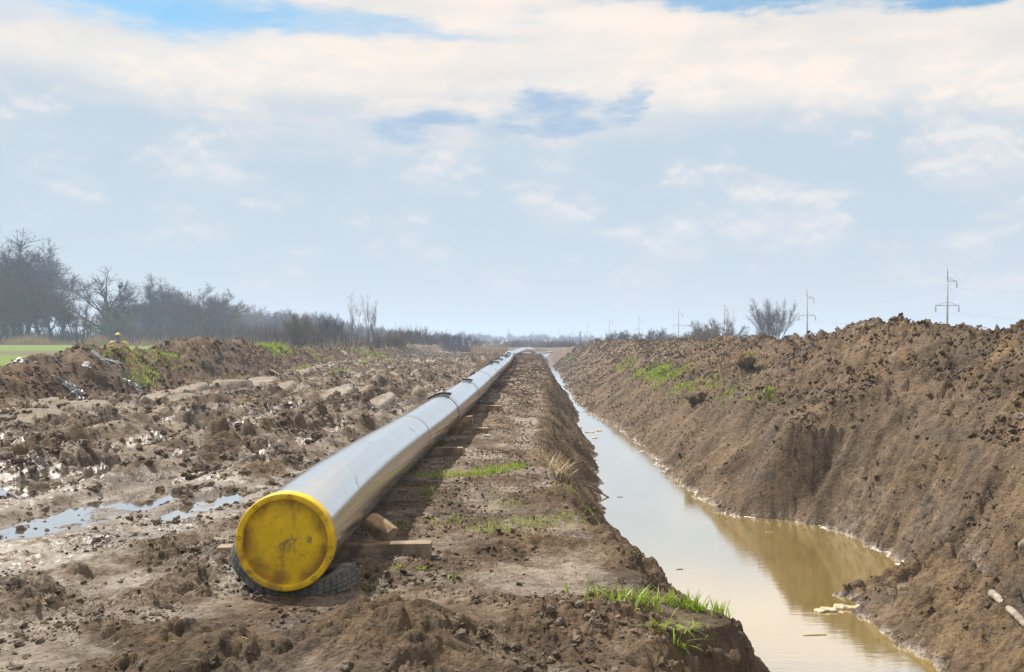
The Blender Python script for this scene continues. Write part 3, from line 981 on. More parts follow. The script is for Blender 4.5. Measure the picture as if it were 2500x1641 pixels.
# disc faces outward: local y must point to the camera
# black rubber strips lying over the top of the pipe
STRIPS = [(21.0, 104, .30, .40, 'thick black rubber strip on the pipe at the second sleeve, nearest the yellow cap'),
          (27.2, 88, .18, .30, 'black rubber strip on the pipe at the third sleeve from the yellow cap'),
          (33.0, 140, .22, .5, 'black rubber strip hanging on the left side of the pipe at mid distance'),
          (43.5, 120, .30, .7, 'black strip on the pipe just before its bend, nearest of the far row'),
          (46.5, 96, .30, .6, 'second black strip of the far row on top of the pipe'),
          (51.5, 96, .30, .7, 'third black strip of the far row on top of the pipe'),
          (58.0, 82, .26, .8, 'fourth black strip of the far row on top of the pipe'),
          (61.5, 76, .26, .7, 'fifth black strip of the far row on top of the pipe'),
          (67.5, 74, .22, .8, 'farthest black strip on top of the pipe near the bend')]
for y, deg, half, ln, lab in STRIPS:
    mb = MB()
    d, a, w = pipe_frame(y)
    rings = []
    nseg = 9
    for s_ in (0, 1):
        pass
    for k in range(nseg):
        t = (k / (nseg - 1) - .5) * 2
        ang_ = R(deg) + t * half / PR * .75
        lift = .004 + (.035 * max(0, abs(t) - .6) / .4) * (1 if t > 0 else .25)
        n_ = a * math.cos(ang_) + w * math.sin(ang_)
        c_ = pipe_pt(y) + n_ * (PR + .006 + lift)
        sk = d * (t * .05)
        hl = ln * .30
        rings.append([c_ + sk - d * hl, c_ + sk + d * hl, c_ + sk + d * hl + n_ * .045, c_ + sk - d * hl + n_ * .045])
    mb.quad_ring(rings, True, True, True)
    tag(obj('rubber_strip', mb.mesh('rubber_strip'), M['mat']), lab, 'rubber strip', 'rubber strips on the pipe')

# two farther runs of pipe beyond the bend
def far_pipe(pts, rad, lab):
    P = []
    for px, py, dd in pts:
        P.append(Vector(((px - CX) / F * dd, dd, CAMZ - (py - HOR) / F * dd)))
    fine_ = []
    for i in range(len(P) - 1):
        p0, p1, p2, p3 = P[max(i - 1, 0)], P[i], P[i + 1], P[min(i + 2, len(P) - 1)]
        for k in range(8):
            t = k / 8
            fine_.append(.5 * ((2 * p1) + (p2 - p0) * t + (2 * p0 - 5 * p1 + 4 * p2 - p3) * t * t + (3 * p1 - p0 - 3 * p2 + p3) * t ** 3))
    fine_.append(P[-1])
    root = empty('pipeline', P[0])
    tag(root, lab, 'pipeline')
    inv = Matrix.Translation(-P[0])
    cuts = [0, len(fine_) // 2, len(fine_) - 1]
    for c0, c1 in zip(cuts[:-1], cuts[1:]):
        part('pipe_section', pipe_mesh('pipe_section', fine_[c0:c1 + 1], rad, 20, (c0 == 0, c1 == len(fine_) - 1)), M['pipe'], root, inv)
        part('weld_sleeve', pipe_mesh('weld_sleeve', fine_[max(c1 - 1, 0):c1 + 1], rad + .012, 20), M['band'], root, inv)
    return root


far_pipe([(1246, 866, 118), (1262, 860, 128), (1276, 855, 146), (1288, 853.5, 165), (1299, 855, 180), (1306, 861, 190)], .36, 'far arched run of pale pipe just beyond the bend')
far_pipe([(1302, 860, 205), (1316, 861.5, 212), (1334, 861, 220), (1352, 858, 226), (1374, 853.5, 232)], .23, 'thin far pipe crossing behind the end of the trench')

# timber sleepers under the pipe, wedges beside it
def sleeper(y, xl, xr, h, dpt, mat, lab, rz=0.0):
    top = float(pipe_z(y)) - PR
    mb = MB()
    L = xr - xl
    mb.box((0, 0, 0), (L, dpt, h), None, .008)
    o = obj('timber_sleeper', mb.mesh('timber_sleeper'), mat)
    o.location = ((xl + xr) / 2, y, top - h / 2)
    o.rotation_euler = (R(random.uniform(-2, 2)), R(random.uniform(-.6, .6)), rz)
    bevel(o, .008, 2)
    return tag(o, lab, 'timber sleeper', 'timber sleepers under the pipe')


sleeper(9.05, -2.66, -.73, .16, .17, M['wood'], 'long grey timber sleeper nearest the yellow pipe cap', R(1.2))
sleeper(17.6, -2.6, -.86, .14, .18, M['wood_fresh'], 'half buried timber sleeper second from the yellow cap', R(-2))
sleeper(21.2, -2.2, -.50, .21, .24, M['wood_fresh'], 'thick fresh timber sleeper with a wedge on it')
sleeper(27.7, -2.2, -.27, .19, .22, M['wood_fresh'], 'fourth timber sleeper from the yellow cap, squared end showing', R(2))
sleeper(35.0, -2.0, -.12, .17, .2, M['wood_fresh'], 'fifth timber sleeper from the yellow cap', R(-3))
sleeper(43.6, -1.8, .20, .18, .22, M['wood'], 'sixth timber sleeper from the yellow cap, round end', R(3))
sleeper(50.0, -1.6, .38, .17, .22, M['wood_fresh'], 'seventh timber sleeper from the yellow cap', R(2))
sleeper(56.0, -1.5, .50, .17, .22, M['wood'], 'eighth timber sleeper from the yellow cap')
sleeper(62.5, -1.4, .70, .17, .22, M['wood_fresh'], 'ninth timber sleeper from the yellow cap', R(-2))
sleeper(68.5, -1.3, .80, .17, .22, M['wood_fresh'], 'tenth timber sleeper, third from the far bend')
sleeper(73.5, -1.3, .85, .17, .22, M['wood'], 'eleventh timber sleeper, second from the far bend')
sleeper(78.0, -1.2, .85, .17, .22, M['wood_fresh'], 'farthest timber sleeper close to the bend')


def wedge(y, x, zbase, w, h, dpt, mat, lab, rz=0, ry=0):
    mb = MB()
    b = [(-w / 2, -dpt / 2, 0), (w / 2, -dpt / 2, 0), (w / 2, dpt / 2, 0), (-w / 2, dpt / 2, 0),
         (w * .12, -dpt / 2, h * .92), (w / 2 - .02, -dpt / 2, h), (w / 2 - .01, dpt / 2, h), (w * .14, dpt / 2, h * .95)]
    mb.v = b
    mb.f = [(3, 2, 1, 0), (4, 5, 6, 7), (0, 1, 5, 4), (1, 2, 6, 5), (2, 3, 7, 6), (3, 0, 4, 7)]
    o = obj('timber_wedge', mb.mesh('timber_wedge'), mat)
    o.location = (x, y, zbase)
    o.rotation_euler = (0, ry, rz)
    bevel(o, .008, 2)
    return tag(o, lab, 'timber wedge', 'timber wedges beside the pipe')


st = lambda y: float(pipe_z(y)) - PR + .002
# a split round block leaning against the near side of the pipe
mb = MB()
mb.v = [(x, y * k, z * k2) for x, k, k2 in ((-.15, 1, .95), (.0, 1.04, 1.02), (.12, .96, 1)) for y, z in ((-.09, -.07), (.05, -.085), (.10, -.02), (.085, .07), (-.02, .095), (-.095, .04))]
mb.f = [tuple(range(5, -1, -1)), tuple(range(12, 18))] + [(6 * i_ + k, 6 * i_ + (k + 1) % 6, 6 * i_ + 6 + (k + 1) % 6, 6 * i_ + 6 + k) for i_ in (0, 1) for k in range(6)]
o = obj('timber_wedge', mb.mesh('timber_wedge'), M['wood_fresh'])
bevel(o, .006, 1)
o.location = (-1.22, 9.28, st(9.1) + .085)
o.rotation_euler = (0, R(28), R(-28))
tag(o, 'split wood block wedged under the pipe on the nearest sleeper', 'timber wedge', 'timber wedges beside the pipe')
wedge(21.25, -1.06, st(21.2), .46, .25, .2, M['wood_fresh'], 'cut timber wedge on the thick sleeper against the pipe')
wedge(50.0, -.15, st(50), .42, .26, .22, M['wood_fresh'], 'small far timber wedge on the seventh sleeper')

# folded old tyre under the pipe end
tyre = empty('tyre', (-1.72, 7.88, 0))
tag(tyre, 'old grey tyre squashed flat under the yellow pipe end', 'tyre')


def tyre_map(t, r, h):
    """t angle round the tyre, r radius, h height on the lying tyre -> squashed and folded round the pipe"""
    x, y = r * math.cos(t) * 1.14, r * math.sin(t) * .80
    k = min(1.0, abs(x) / .5)
    z = h * (.45 + .55 * k) + (.25 if x < 0 else .06) * k ** 1.6
    lean = .05 * k
    x += math.copysign(lean * (h / .2), x) * -.6
    return (x, y, z - .135)


side = MB()
prof = [(.27, .01), (.30, .0), (.37, .0), (.415, .02), (.435, .06), (.437, .10), (.435, .14), (.415, .18), (.37, .20), (.30, .195), (.27, .18), (.268, .10)]
NT_ = 96
rings = [[tyre_map(2 * math.pi * k / NT_, r, h) for r, h in prof] for k in range(NT_)]
rings.append(rings[0])
side.quad_ring(rings)
obj('carcass', side.mesh('carcass', True), M['rubber'], tyre)
tread = MB()
NBK = 52
for k in range(NBK):
    for j, (h0, h1) in enumerate(((.022, .060), (.066, .098), (.104, .136), (.142, .180))):
        t0 = 2 * math.pi * (k + .06 + .12 * j) / NBK
        t1 = 2 * math.pi * (k + .90 + .12 * j) / NBK
        ra = .432 if j in (1, 2) else .424
        rb = ra + .017
        v = [tyre_map(t0, ra, h0), tyre_map(t1, ra, h0), tyre_map(t1, ra, h1), tyre_map(t0, ra, h1), tyre_map(t0, rb, h0 + .002), tyre_map(t1, rb, h0 + .002), tyre_map(t1, rb, h1 - .002), tyre_map(t0, rb, h1 - .002)]
        b = len(tread.v)
        tread.v += v
        tread.f += [tuple(b + i for i in q) for q in ((4, 5, 6, 7), (0, 1, 5, 4), (1, 2, 6, 5), (2, 3, 7, 6), (3, 0, 4, 7))]
tr = obj('tread', tread.mesh('tread'), M['rubber'], tyre)
tr['kind'] = 'stuff'

# ------------------------------------------------------------------ litter, sticks, stones
def rnd_sheet(lab, px, py, w, l, mat, rz, seed, name='plastic_sheet', crump=.5, dz=.02):
    """crumpled film: a creased grid with thickness lying on the land"""
    rg = np.random.default_rng(seed)
    x0, y0, z0 = hit(px, py)
    n = 13
    u, v = np.meshgrid(np.linspace(-.5, .5, n), np.linspace(-.5, .5, n))
    edge = 1 + .35 * fbm(u * 3 + seed, v * 3, 2, seed)
    lx, ly = u * w * edge, v * l * edge
    c, s_ = math.cos(rz), math.sin(rz)
    X, Y = x0 + c * lx - s_ * ly, y0 + s_ * lx + c * ly
    Z = terrain(X, Y, False)
    k = np.ones((5, 5)) / 25
    Zp = np.pad(Z, 2, mode='edge')
    Z = sum(Zp[i:i + n, j:j + n] for i in range(5) for j in range(5)) / 25
    Z = Z + dz + .5 * crump * w * (np.abs(fbm(u * 4 + seed, v * 4, 3, seed + 1))) * .6
    V = np.stack([X - x0, Y - y0, Z - z0], -1).reshape(-1, 3)
    q = np.arange(n * n).reshape(n, n)
    me = mesh_np(name, V, np.stack([q[:-1, :-1], q[:-1, 1:], q[1:, 1:], q[1:, :-1]], -1).reshape(-1, 4), False)
    o = obj(name, me, mat)
    o.location = (x0, y0, z0)
    sd = o.modifiers.new('thick', 'SOLIDIFY')
    sd.thickness = .004
    return tag(o, lab, 'plastic scrap', 'scraps of plastic film on the mud')


rnd_sheet('large silvery torn plastic sheet on the left bank foot', 165, 942, 0.59, 0.68, M['plastic_dark'], .3, 1)
rnd_sheet('long grey plastic strip trailing down the left bank', 192, 968, 0.46, 0.93, M['plastic_dark'], .9, 2)
rnd_sheet('dark plastic film over the top of the left bank near the field', 42, 874, 0.87, 0.62, M['plastic_dark'], .1, 3)
rnd_sheet('small grey plastic scrap high on the left bank', 137, 875, 0.31, 0.31, M['plastic_dark'], .5, 4)
rnd_sheet('narrow folded plastic scrap on the left bank crest', 243, 874, 0.56, 0.37, M['plastic_pale'], .2, 5)
rnd_sheet('pale rolled plastic strip beside the folded scrap on the left bank', 270, 882, 0.68, 0.22, M['plastic_pale'], .15, 6)
rnd_sheet('crumpled dark plastic at the bank foot by the pale rut', 325, 947, 0.56, 0.43, M['plastic_dark'], .4, 7)
rnd_sheet('tiny white plastic scrap halfway up the left bank', 211, 891, 0.22, 0.19, M['plastic_pale'], .5, 8)
rnd_sheet('small pale plastic scrap below the crest of the left bank', 838, 859, 0.50, 0.56, M['plastic_pale'], .2, 9)
rnd_sheet('white paper-like scrap beside the thick sleeper', 1187, 1066, 0.14, 0.10, M['plastic_pale'], .3, 10)


def stick(name, p0, p1, r, mat, lab, bend=.03, n=7, cat='stick'):
    mb = MB()
    p0, p1 = Vector(p0), Vector(p1)
    pts = [p0.lerp(p1, k / 6) + Vector((0, 0, math.sin(math.pi * k / 6) * bend)) + Vector((random.uniform(-1, 1), random.uniform(-1, 1), 0)) * r * .25 for k in range(7)]
    mb.tube([p - p0 for p in pts], [r * (1 - .25 * k / 6) for k in range(7)], n)
    o = obj(name, mb.mesh(name, True), mat)
    o.location = p0
    return tag(o, lab, cat)


wz = lambda px, py, z: Vector((*world_at(px, py, z), z))
h1 = wz(1400, 1178, -1.22)
stick('branch', h1 + Vector((0, 0, .02)), wz(1489, 1217, ZW - .02), .024, M['stick'], 'dark bare branch sticking out from the left trench wall over the water', .05)
stick('branch', wz(1428, 1196, ZW + .06), wz(1462, 1212, ZW - .01), .022, M['stick'], 'short dark stick at the waterline below the longer branch', .01)
h1, h2 = Vector(hit(656, 902)), Vector(hit(700, 930))
stick('stick', h1 + Vector((0, 0, .03)), h2 + Vector((0, 0, .05)), .035, M['wood_fresh'], 'thin pale stick lying on the slope of the left bank', .03)
# bleached log half sunk in the gully at lower right
h1, h2 = Vector(hit(2425, 1455)), Vector(hit(2498, 1525))
stick('log', h1 + Vector((0, .0, .025)), h2 + (h2 - h1) * .2 + Vector((0, 0, .03)), .044, M['log'], 'bleached log lying in the gully at lower right', .0, 12, 'log')
stick('twig', Vector(hit(2190, 1440)) + Vector((0, 0, .01)), Vector(hit(2190, 1440)) + Vector((-.28, -.05, .06)), .008, M['stick'], 'thin twig poking from the mound at the water edge', .03, 5, 'twig')


def rock(name, loc, size, mat, lab, cat, seed, sub=3, rough=.22, flat=.75):
    import bmesh
    bm = bmesh.new()
    bmesh.ops.create_icosphere(bm, subdivisions=sub, radius=1)
    P = np.array([v.co[:] for v in bm.verts])
    n = fbm(P[:, 0] * 1.3 + seed, P[:, 1] * 1.3 + P[:, 2] * .9, 3, seed) * rough + fbm(P[:, 2] * 2.1 - seed, P[:, 0] * 2.3, 3, seed + 2) * rough * .6
    for v, k in zip(bm.verts, n):
        v.co *= 1 + k
        v.co.z *= flat
        v.co = Vector((v.co.x * size[0], v.co.y * size[1], v.co.z * size[2]))
    me = bpy.data.meshes.new(name)
    bm.to_mesh(me)
    bm.free()
    me.polygons.foreach_set('use_smooth', [True] * len(me.polygons))
    o = obj(name, me, mat)
    o.location = loc
    return tag(o, lab, cat)


x, y, z = hit(2494, 1335)
rock('stone', (x + .09, y, z + .0), (.12, .12, .18), M['stone'], 'pale rough stone stuck in the right trench wall at the photo edge', 'stone', 3)
x, y, z = hit(2492, 1018)
rock('stone', (x + .05, y, z + .0), (.11, .11, .10), M['stone'], 'yellowish stone on the right bank at the photo edge', 'stone', 9)
x, y, z = hit(1705, 975)
rock('earth_clod', (x, y, z + .03), (.30, .30, .28), M['clod_brown'], 'large dark clod below the grass on the right trench wall', 'clod', 21, 3, .4)
for k, (px, py, w, h) in enumerate(((2023, 1487, .12, .030), (2052, 1481, .09, .045), (2092, 1483, .15, .032), (2000, 1489, .06, .018))):
    p = wz(px, py + 4, ZW)
    rock('foam_lump', (p.x, p.y, ZW + .012), (w, .07, h), M['foam'], ['cream foam lump floating by the mound, second from its left end', 'tallest cream foam lump floating by the mound', 'longest cream foam lump floating nearest the mound', 'smallest cream foam lump at the left end of the floating row'][k], 'foam', 30 + k, 3, .35, 1.0)
    col.objects[-1]['group'] = 'foam lumps floating on the trench water'

# flecks drifting on the trench water
FLECKS = [(1660, 1391, .05, 'dark fleck drifting near the left side of the near water'), (1580, 1452, .04, 'small dark fleck floating just behind the headland grass'), (1514, 1214, .07, 'thin floating twig right of the branch tip'),
          (1462, 1180, .06, 'thin floating twig above the branch'), (1880, 1300, .08, 'pale floating straw below the right waterline'), (1990, 1552, .14, 'faint scum streak on the near open water')]
for k, (px, py, ln, lab) in enumerate(FLECKS):
    p = wz(px, py, ZW)
    stick('floating_twig', p + Vector((-ln, 0, .003)), p + Vector((ln, .03, .004)), .006 if k < 4 else .008, M['stick'] if k < 4 else M['straw'], lab, .002, 5, 'floating twig')
for k, (px, py, w) in enumerate(((1440, 1056, .16), (1462, 1052, .12), (1452, 1070, .10))):
    p = wz(px, py, ZW)
    rock('foam_lump', (p.x, p.y, ZW + .006), (w, .10, .03), M['foam'], ['left foam lump of the far cluster in mid trench', 'right foam lump of the far cluster in mid trench', 'nearest foam lump of the far cluster in mid trench'][k], 'foam', 50 + k, 3, .4, 1.0)
    col.objects[-1]['group'] = 'foam lumps floating on the trench water'

# ------------------------------------------------------------------ gas valve in the field
def valve(px, ytop, dd):
    xv = (px - CX) / F * dd
    zb = float(terrain(np.array([xv]), np.array([dd]), False)[0])
    s = (CAMZ - (ytop - HOR) / F * dd - zb) / 2.0
    root = empty('gas_valve', (xv, dd, zb))
    root.scale = (s, s, s)
    tag(root, 'yellow gas valve with bent pipes standing in the field', 'gas valve')
    for sx in (-1, 1):
        mb = MB()
        pts = [(sx * .12, 0, .95)] + [(sx * (.62 + .33 * math.sin(t)), 0, .62 + .33 * math.cos(t)) for t in [R(a) for a in range(0, 91, 15)]] + [(sx * .95, 0, 0)]
        mb.tube(pts, .15, 12)
        obj('pipe_bend', mb.mesh('pipe_bend', True), M['yellow'], root)
        mb = MB()
        mb.tube([(sx * .95, 0, .28), (sx * .95, 0, .36)], .24, 14)
        obj('flange', mb.mesh('flange'), M['dark_paint'], root)
    mb = MB()
    mb.tube([(0, 0, .70), (0, 0, .85), (0, 0, 1.05), (0, 0, 1.2)], [.16, .27, .27, .15], 14)
    obj('valve_body', mb.mesh('valve_body', True), M['dark_paint'], root)
    mb = MB()
    mb.tube([(0, 0, 1.2), (0, 0, 1.75)], .075, 10)
    obj('stem', mb.mesh('stem', True), M['dark_paint'], root)
    mb = MB()
    mb.tube([(0, 0, 1.72), (0, 0, 1.78), (0, 0, 2.0)], [.34, .33, .05], 16)
    obj('hood', mb.mesh('hood', True), M['yellow'], root)


valve(288, 812, 118)

# ------------------------------------------------------------------ power line
def make_pole(name='power_pole', H=16.0):
    root = empty(name)
    mb = MB()
    mb.tube([(0, 0, -.3), (0, 0, H * .86)], [.24, .15], 10)
    obj('shaft', mb.mesh('shaft', True), M['concrete'], root)
    mb = MB()
    mb.tube([(0, 0, H * .86), (0, 0, H)], [.10, .06], 6)
    for z in (H * .90, H * .95):
        mb.box((0, 0, z), (.3, .08, .08))
    obj('mast', mb.mesh('mast'), M['steel'], root)
    def arm(x0, x1, z, lift):
        mb = MB()
        mb.tube([(x0, 0, z), (x1, 0, z)], .065, 4)
        for x in (x0, x1):
            if abs(x) > .3:
                mb.tube([(x * .9, 0, z), (0, 0, z + lift)], .04, 4)
        obj('cross_arm', mb.mesh('cross_arm'), M['steel'], root)
    def ins(x, z):
        mb = MB()
        mb.tube([(x, 0, z), (x, 0, z - .25), (x, 0, z - 1.25)], [.03, .09, .09], 6)
        obj('insulator', mb.mesh('insulator', True), M['steel'], root)
    arm(-.15, 1.75, H * .86 - .15, .7)
    arm(-2.2, 2.2, H * .56, .7)
    ins(1.7, H * .86 - .15)
    ins(-2.1, H * .56)
    ins(2.1, H * .56)
    return root


POLES = [(2312, 656), (1971, 706), (1768, 744), (1656, 753), (1560, 771), (1488, 777), (1434, 786), (1398, 793), (1364.6, 797), (1342.6, 801), (1319, 803), (1300, 805), (1282, 809), (1267, 810.5), (1252, 813)]
NM = ['tallest power pole, rightmost over the earth bank', 'second power pole from the right over the earth bank', 'third power pole from the right, behind the slender tree', 'fourth power pole from the right, behind low scrub',
      'fifth power pole from the right', 'sixth power pole from the right', 'seventh power pole from the right, above the end of the right bank', 'eighth power pole from the right', 'ninth power pole from the right',
      'tenth power pole from the right', 'eleventh power pole from the right', 'fifth farthest hazy power pole', 'fourth farthest hazy power pole', 'third farthest hazy power pole', 'farthest hazy power pole above the pipe bend']
pole0 = make_pole()
PP = []
for i, (px, py) in enumerate(POLES):
    dd = 14.2 * F / (HOR - py)
    o = pole0 if i == 0 else copy_tree(pole0)
    o.location = ((px - CX) / F * dd, dd, .05)
    PP.append(Vector(o.location))
    tag(o, NM[i], 'power pole', 'power poles along the trench')
    o.rotation_euler = (0, R(random.uniform(-.5, .5)), R(-8))
PP = [Vector((97, 88, 0.05))] + PP
for (ox, oz, lab) in ((1.7, 16 * .86 - 1.4, 'upper power line wire strung between the poles'), (-2.1, 16 * .56 - 1.25, 'lower left power line wire strung between the poles'), (2.1, 16 * .56 - 1.25, 'lower right power line wire strung between the poles')):
    mb = MB()
    pts = []
    for a, b in zip(PP[:-1], PP[1:]):
        sag = 2.2 * ((b - a).length / 90) ** 2
        n = 14 if a.y < 500 else 6
        for k in range(n):
            t = k / n
            pts.append(a.lerp(b, t) + Vector((ox, 0, oz - 4 * min(sag, 3.2) * t * (1 - t))))
    pts.append(PP[-1] + Vector((ox, 0, oz)))
    mb.tube(pts, .010, 3)
    tag(obj('power_wire', mb.mesh('power_wire'), M['steel']), lab, 'wire', 'power line wires')
# strutted low pole and the far lattice mast
dd = 330.0
root = empty('strutted_pole', ((1417 - CX) / F * dd, dd, -.1))
tag(root, 'short dark pole with a slanted strut near the end of the right bank', 'utility pole')
mb = MB(); mb.tube([(0, 0, 0), (0, 0, 5.7)], [.17, .13], 8); obj('shaft', mb.mesh('shaft', True), M['bark'], root)
mb = MB(); mb.tube([(-2.6, 0, 0), (-.1, 0, 4.9)], [.13, .11], 8); obj('strut', mb.mesh('strut', True), M['bark'], root)
mb = MB(); mb.box((0, 0, 5.4), (1.5, .12, .12)); obj('cross_arm', mb.mesh('cross_arm'), M['steel'], root)
dd = 1150.0
root = empty('lattice_mast', ((1241 - CX) / F * dd, dd, 0))
tag(root, 'far hazy lattice mast above the pipe bend', 'mast')
mb = MB()
for sx, sy in ((-1, -1), (1, -1), (1, 1), (-1, 1)):
    mb.tube([(sx * 2.0, sy * 2.0, 0), (sx * .4, sy * .4, 18.5)], .16, 4)
obj('legs', mb.mesh('legs'), M['steel'], root)
mb = MB()
for k in range(7):
    z0, z1 = k * 2.6, (k + 1) * 2.6
    w0_, w1_ = 2.0 - 1.6 * z0 / 18.5, 2.0 - 1.6 * z1 / 18.5
    for sy in (-1, 1):
        mb.tube([(-w0_, sy * w0_, z0), (w1_, sy * w1_, z1)], .09, 3)
        mb.tube([(w0_, sy * w0_, z0), (-w1_, sy * w1_, z1)], .09, 3)
obj('bracing', mb.mesh('bracing'), M['steel'], root)
mb = MB()
for z in (12.5, 15.5):
    mb.box((0, 0, z), (6.5, .3, .3))
obj('cross_arm', mb.mesh('cross_arm'), M['steel'], root)

# ------------------------------------------------------------------ bare trees
class Tree:
    """branches as three-sided tubes, twigs as slivers"""
    def __init__(s, seed):
        s.r = random.Random(seed)
        s.big, s.v, s.f = MB(), [], []

    def tube3(s, p, q, r0, r1):
        d = (q - p).normalized()
        a = d.orthogonal().normalized()
        b = d.cross(a)
        n0 = len(s.v)
        for c, rr in ((p, r0), (q, r1)):
            for k in range(3):
                t = 2.0944 * k
                s.v.append(tuple(c + (a * math.cos(t) + b * math.sin(t)) * rr))
        for k in range(3):
            s.f.append((n0 + k, n0 + (k + 1) % 3, n0 + 3 + (k + 1) % 3))
            s.f.append((n0 + k, n0 + 3 + (k + 1) % 3, n0 + 3 + k))

    def sliver(s, p, q, w):
        d = q - p
        a = d.cross(Vector((s.r.uniform(-1, 1), s.r.uniform(-1, 1), s.r.uniform(-1, 1)))).normalized() * w * .5
        n0 = len(s.v)
        s.v += [tuple(p - a), tuple(p + a), tuple(q)]
        s.f.append((n0, n0 + 1, n0 + 2))

    def dir_off(s, d, ang, up=0.0):
        a = d.orthogonal().normalized()
        a.rotate(Matrix.Rotation(s.r.uniform(0, 6.283), 3, d))
        n = (d * math.cos(ang) + a * math.sin(ang))
        n.z += up
        return n.normalized()

    def grow(s, p, d, L, r, lev, P):
        nseg = P['seg'][min(lev, len(P['seg']) - 1)]
        pts = [p.copy()]
        for k in range(nseg):
            d = (d + Vector((s.r.gauss(0, 1), s.r.gauss(0, 1), s.r.gauss(0, .6))) * P['wander'] + Vector((0, 0, P['up'] * (1 if lev else .3)))).normalized()
            pts.append(pts[-1] + d * (L / nseg))
        rads = [r * (1 - .62 * k / nseg) for k in range(nseg + 1)]
        if lev == 0:
            s.big.tube(pts, rads, 7)
        else:
            for k in range(nseg):
                s.tube3(pts[k], pts[k + 1], rads[k], rads[k + 1])
        if lev >= P['depth']:
            for _ in range(P['twigs']):
                t = s.r.uniform(.15, 1)
                i = min(int(t * nseg), nseg - 1)
                q = pts[i].lerp(pts[i + 1], t * nseg - i)
                dd = s.dir_off(d, s.r.uniform(.25, .9), P['up'])
                e = q + dd * P['twl'] * s.r.uniform(.5, 1.2)
                s.sliver(q, e, P['tww'])
                for _ in range(P.get('sub', 1)):
                    q2 = q.lerp(e, s.r.uniform(.3, .8))
                    s.sliver(q2, q2 + s.dir_off(dd, s.r.uniform(.4, 1.0)) * P['twl'] * s.r.uniform(.3, .7), P['tww'] * .75)
            return
        nb = P['nb'][min(lev, len(P['nb']) - 1)]
        for k in range(nb):
            t = P['t0'] + (1 - P['t0']) * (k + s.r.uniform(.2, .9)) / nb if lev == 0 else s.r.uniform(.25, 1)
            i = min(int(t * nseg), nseg - 1)
            q = pts[i].lerp(pts[i + 1], t * nseg - i)
            a = s.r.uniform(*P['ang'])
            ln = L * P['ratio'] * s.r.uniform(.7, 1.15) * (1.15 - .45 * t if lev == 0 else 1)
            s.grow(q, s.dir_off(d, a, P['up']), ln, rads[i] * .58, lev + 1, P)
        s.grow(pts[-1], d, L * P['ratio'] * .9, rads[-1], lev + 1, P)


def norm_height(t, H):
    z = max([v[2] for v in t.v] + [v[2] for v in t.big.v])
    k = H / z
    t.v = [(a * k, b * k, c * k) for a, b, c in t.v]
    t.big.v = [(a * k, b * k, c * k) for a, b, c in t.big.v]


def make_tree(name, seed, P, stems=1, H=10.0, spread=.25, mats=('bark', 'twig'), base_r=.2):
    t = Tree(seed)
    for k in range(stems):
        a = 6.283 * k / stems + t.r.uniform(-.4, .4)
        sp = spread * t.r.uniform(.4, 1.1) if stems > 1 else 0.03
        d = Vector((math.cos(a) * sp, math.sin(a) * sp, 1)).normalized()
        b = Vector((math.cos(a), math.sin(a), 0)) * (base_r * 1.2 if stems > 1 else 0)
        t.grow(b, d, P['len'] * t.r.uniform(.85, 1.1), base_r * (1 if stems == 1 else .5), 0, P)
    norm_height(t, H)
    root = empty(name)
    obj('trunk', t.big.mesh('trunk', True), M[mats[0]], root)
    me = mesh_np('crown', np.array(t.v), np.array(t.f), False)
    obj('crown', me, M[mats[1]], root)
    return root


OAK = dict(seg=[5, 4, 3, 2], wander=.12, up=.05, depth=3, twigs=9, twl=.9, tww=.055, sub=2, nb=[7, 4, 4], t0=.30, ang=(.45, 1.0), ratio=.62, len=6.0)
WOOD = dict(seg=[5, 4, 3, 2], wander=.11, up=.10, depth=3, twigs=8, twl=1.25, tww=.06, sub=2, nb=[8, 5, 4], t0=.18, ang=(.4, .95), ratio=.60, len=7.0)
VASE = dict(seg=[6, 4, 3], wander=.06, up=.05, depth=2, twigs=8, twl=.9, tww=.036, sub=1, nb=[7, 5], t0=.28, ang=(.2, .55), ratio=.50, len=5.5)
SAP = dict(seg=[7, 4, 3], wander=.05, up=.05, depth=2, twigs=3, twl=.7, tww=.028, sub=1, nb=[6, 3], t0=.35, ang=(.25, .6), ratio=.42, len=5.5)
BUSH = dict(seg=[4, 3, 2], wander=.13, up=.06, depth=2, twigs=9, twl=.55, tww=.04, sub=2, nb=[6, 4], t0=.15, ang=(.35, .9), ratio=.55, len=2.4)
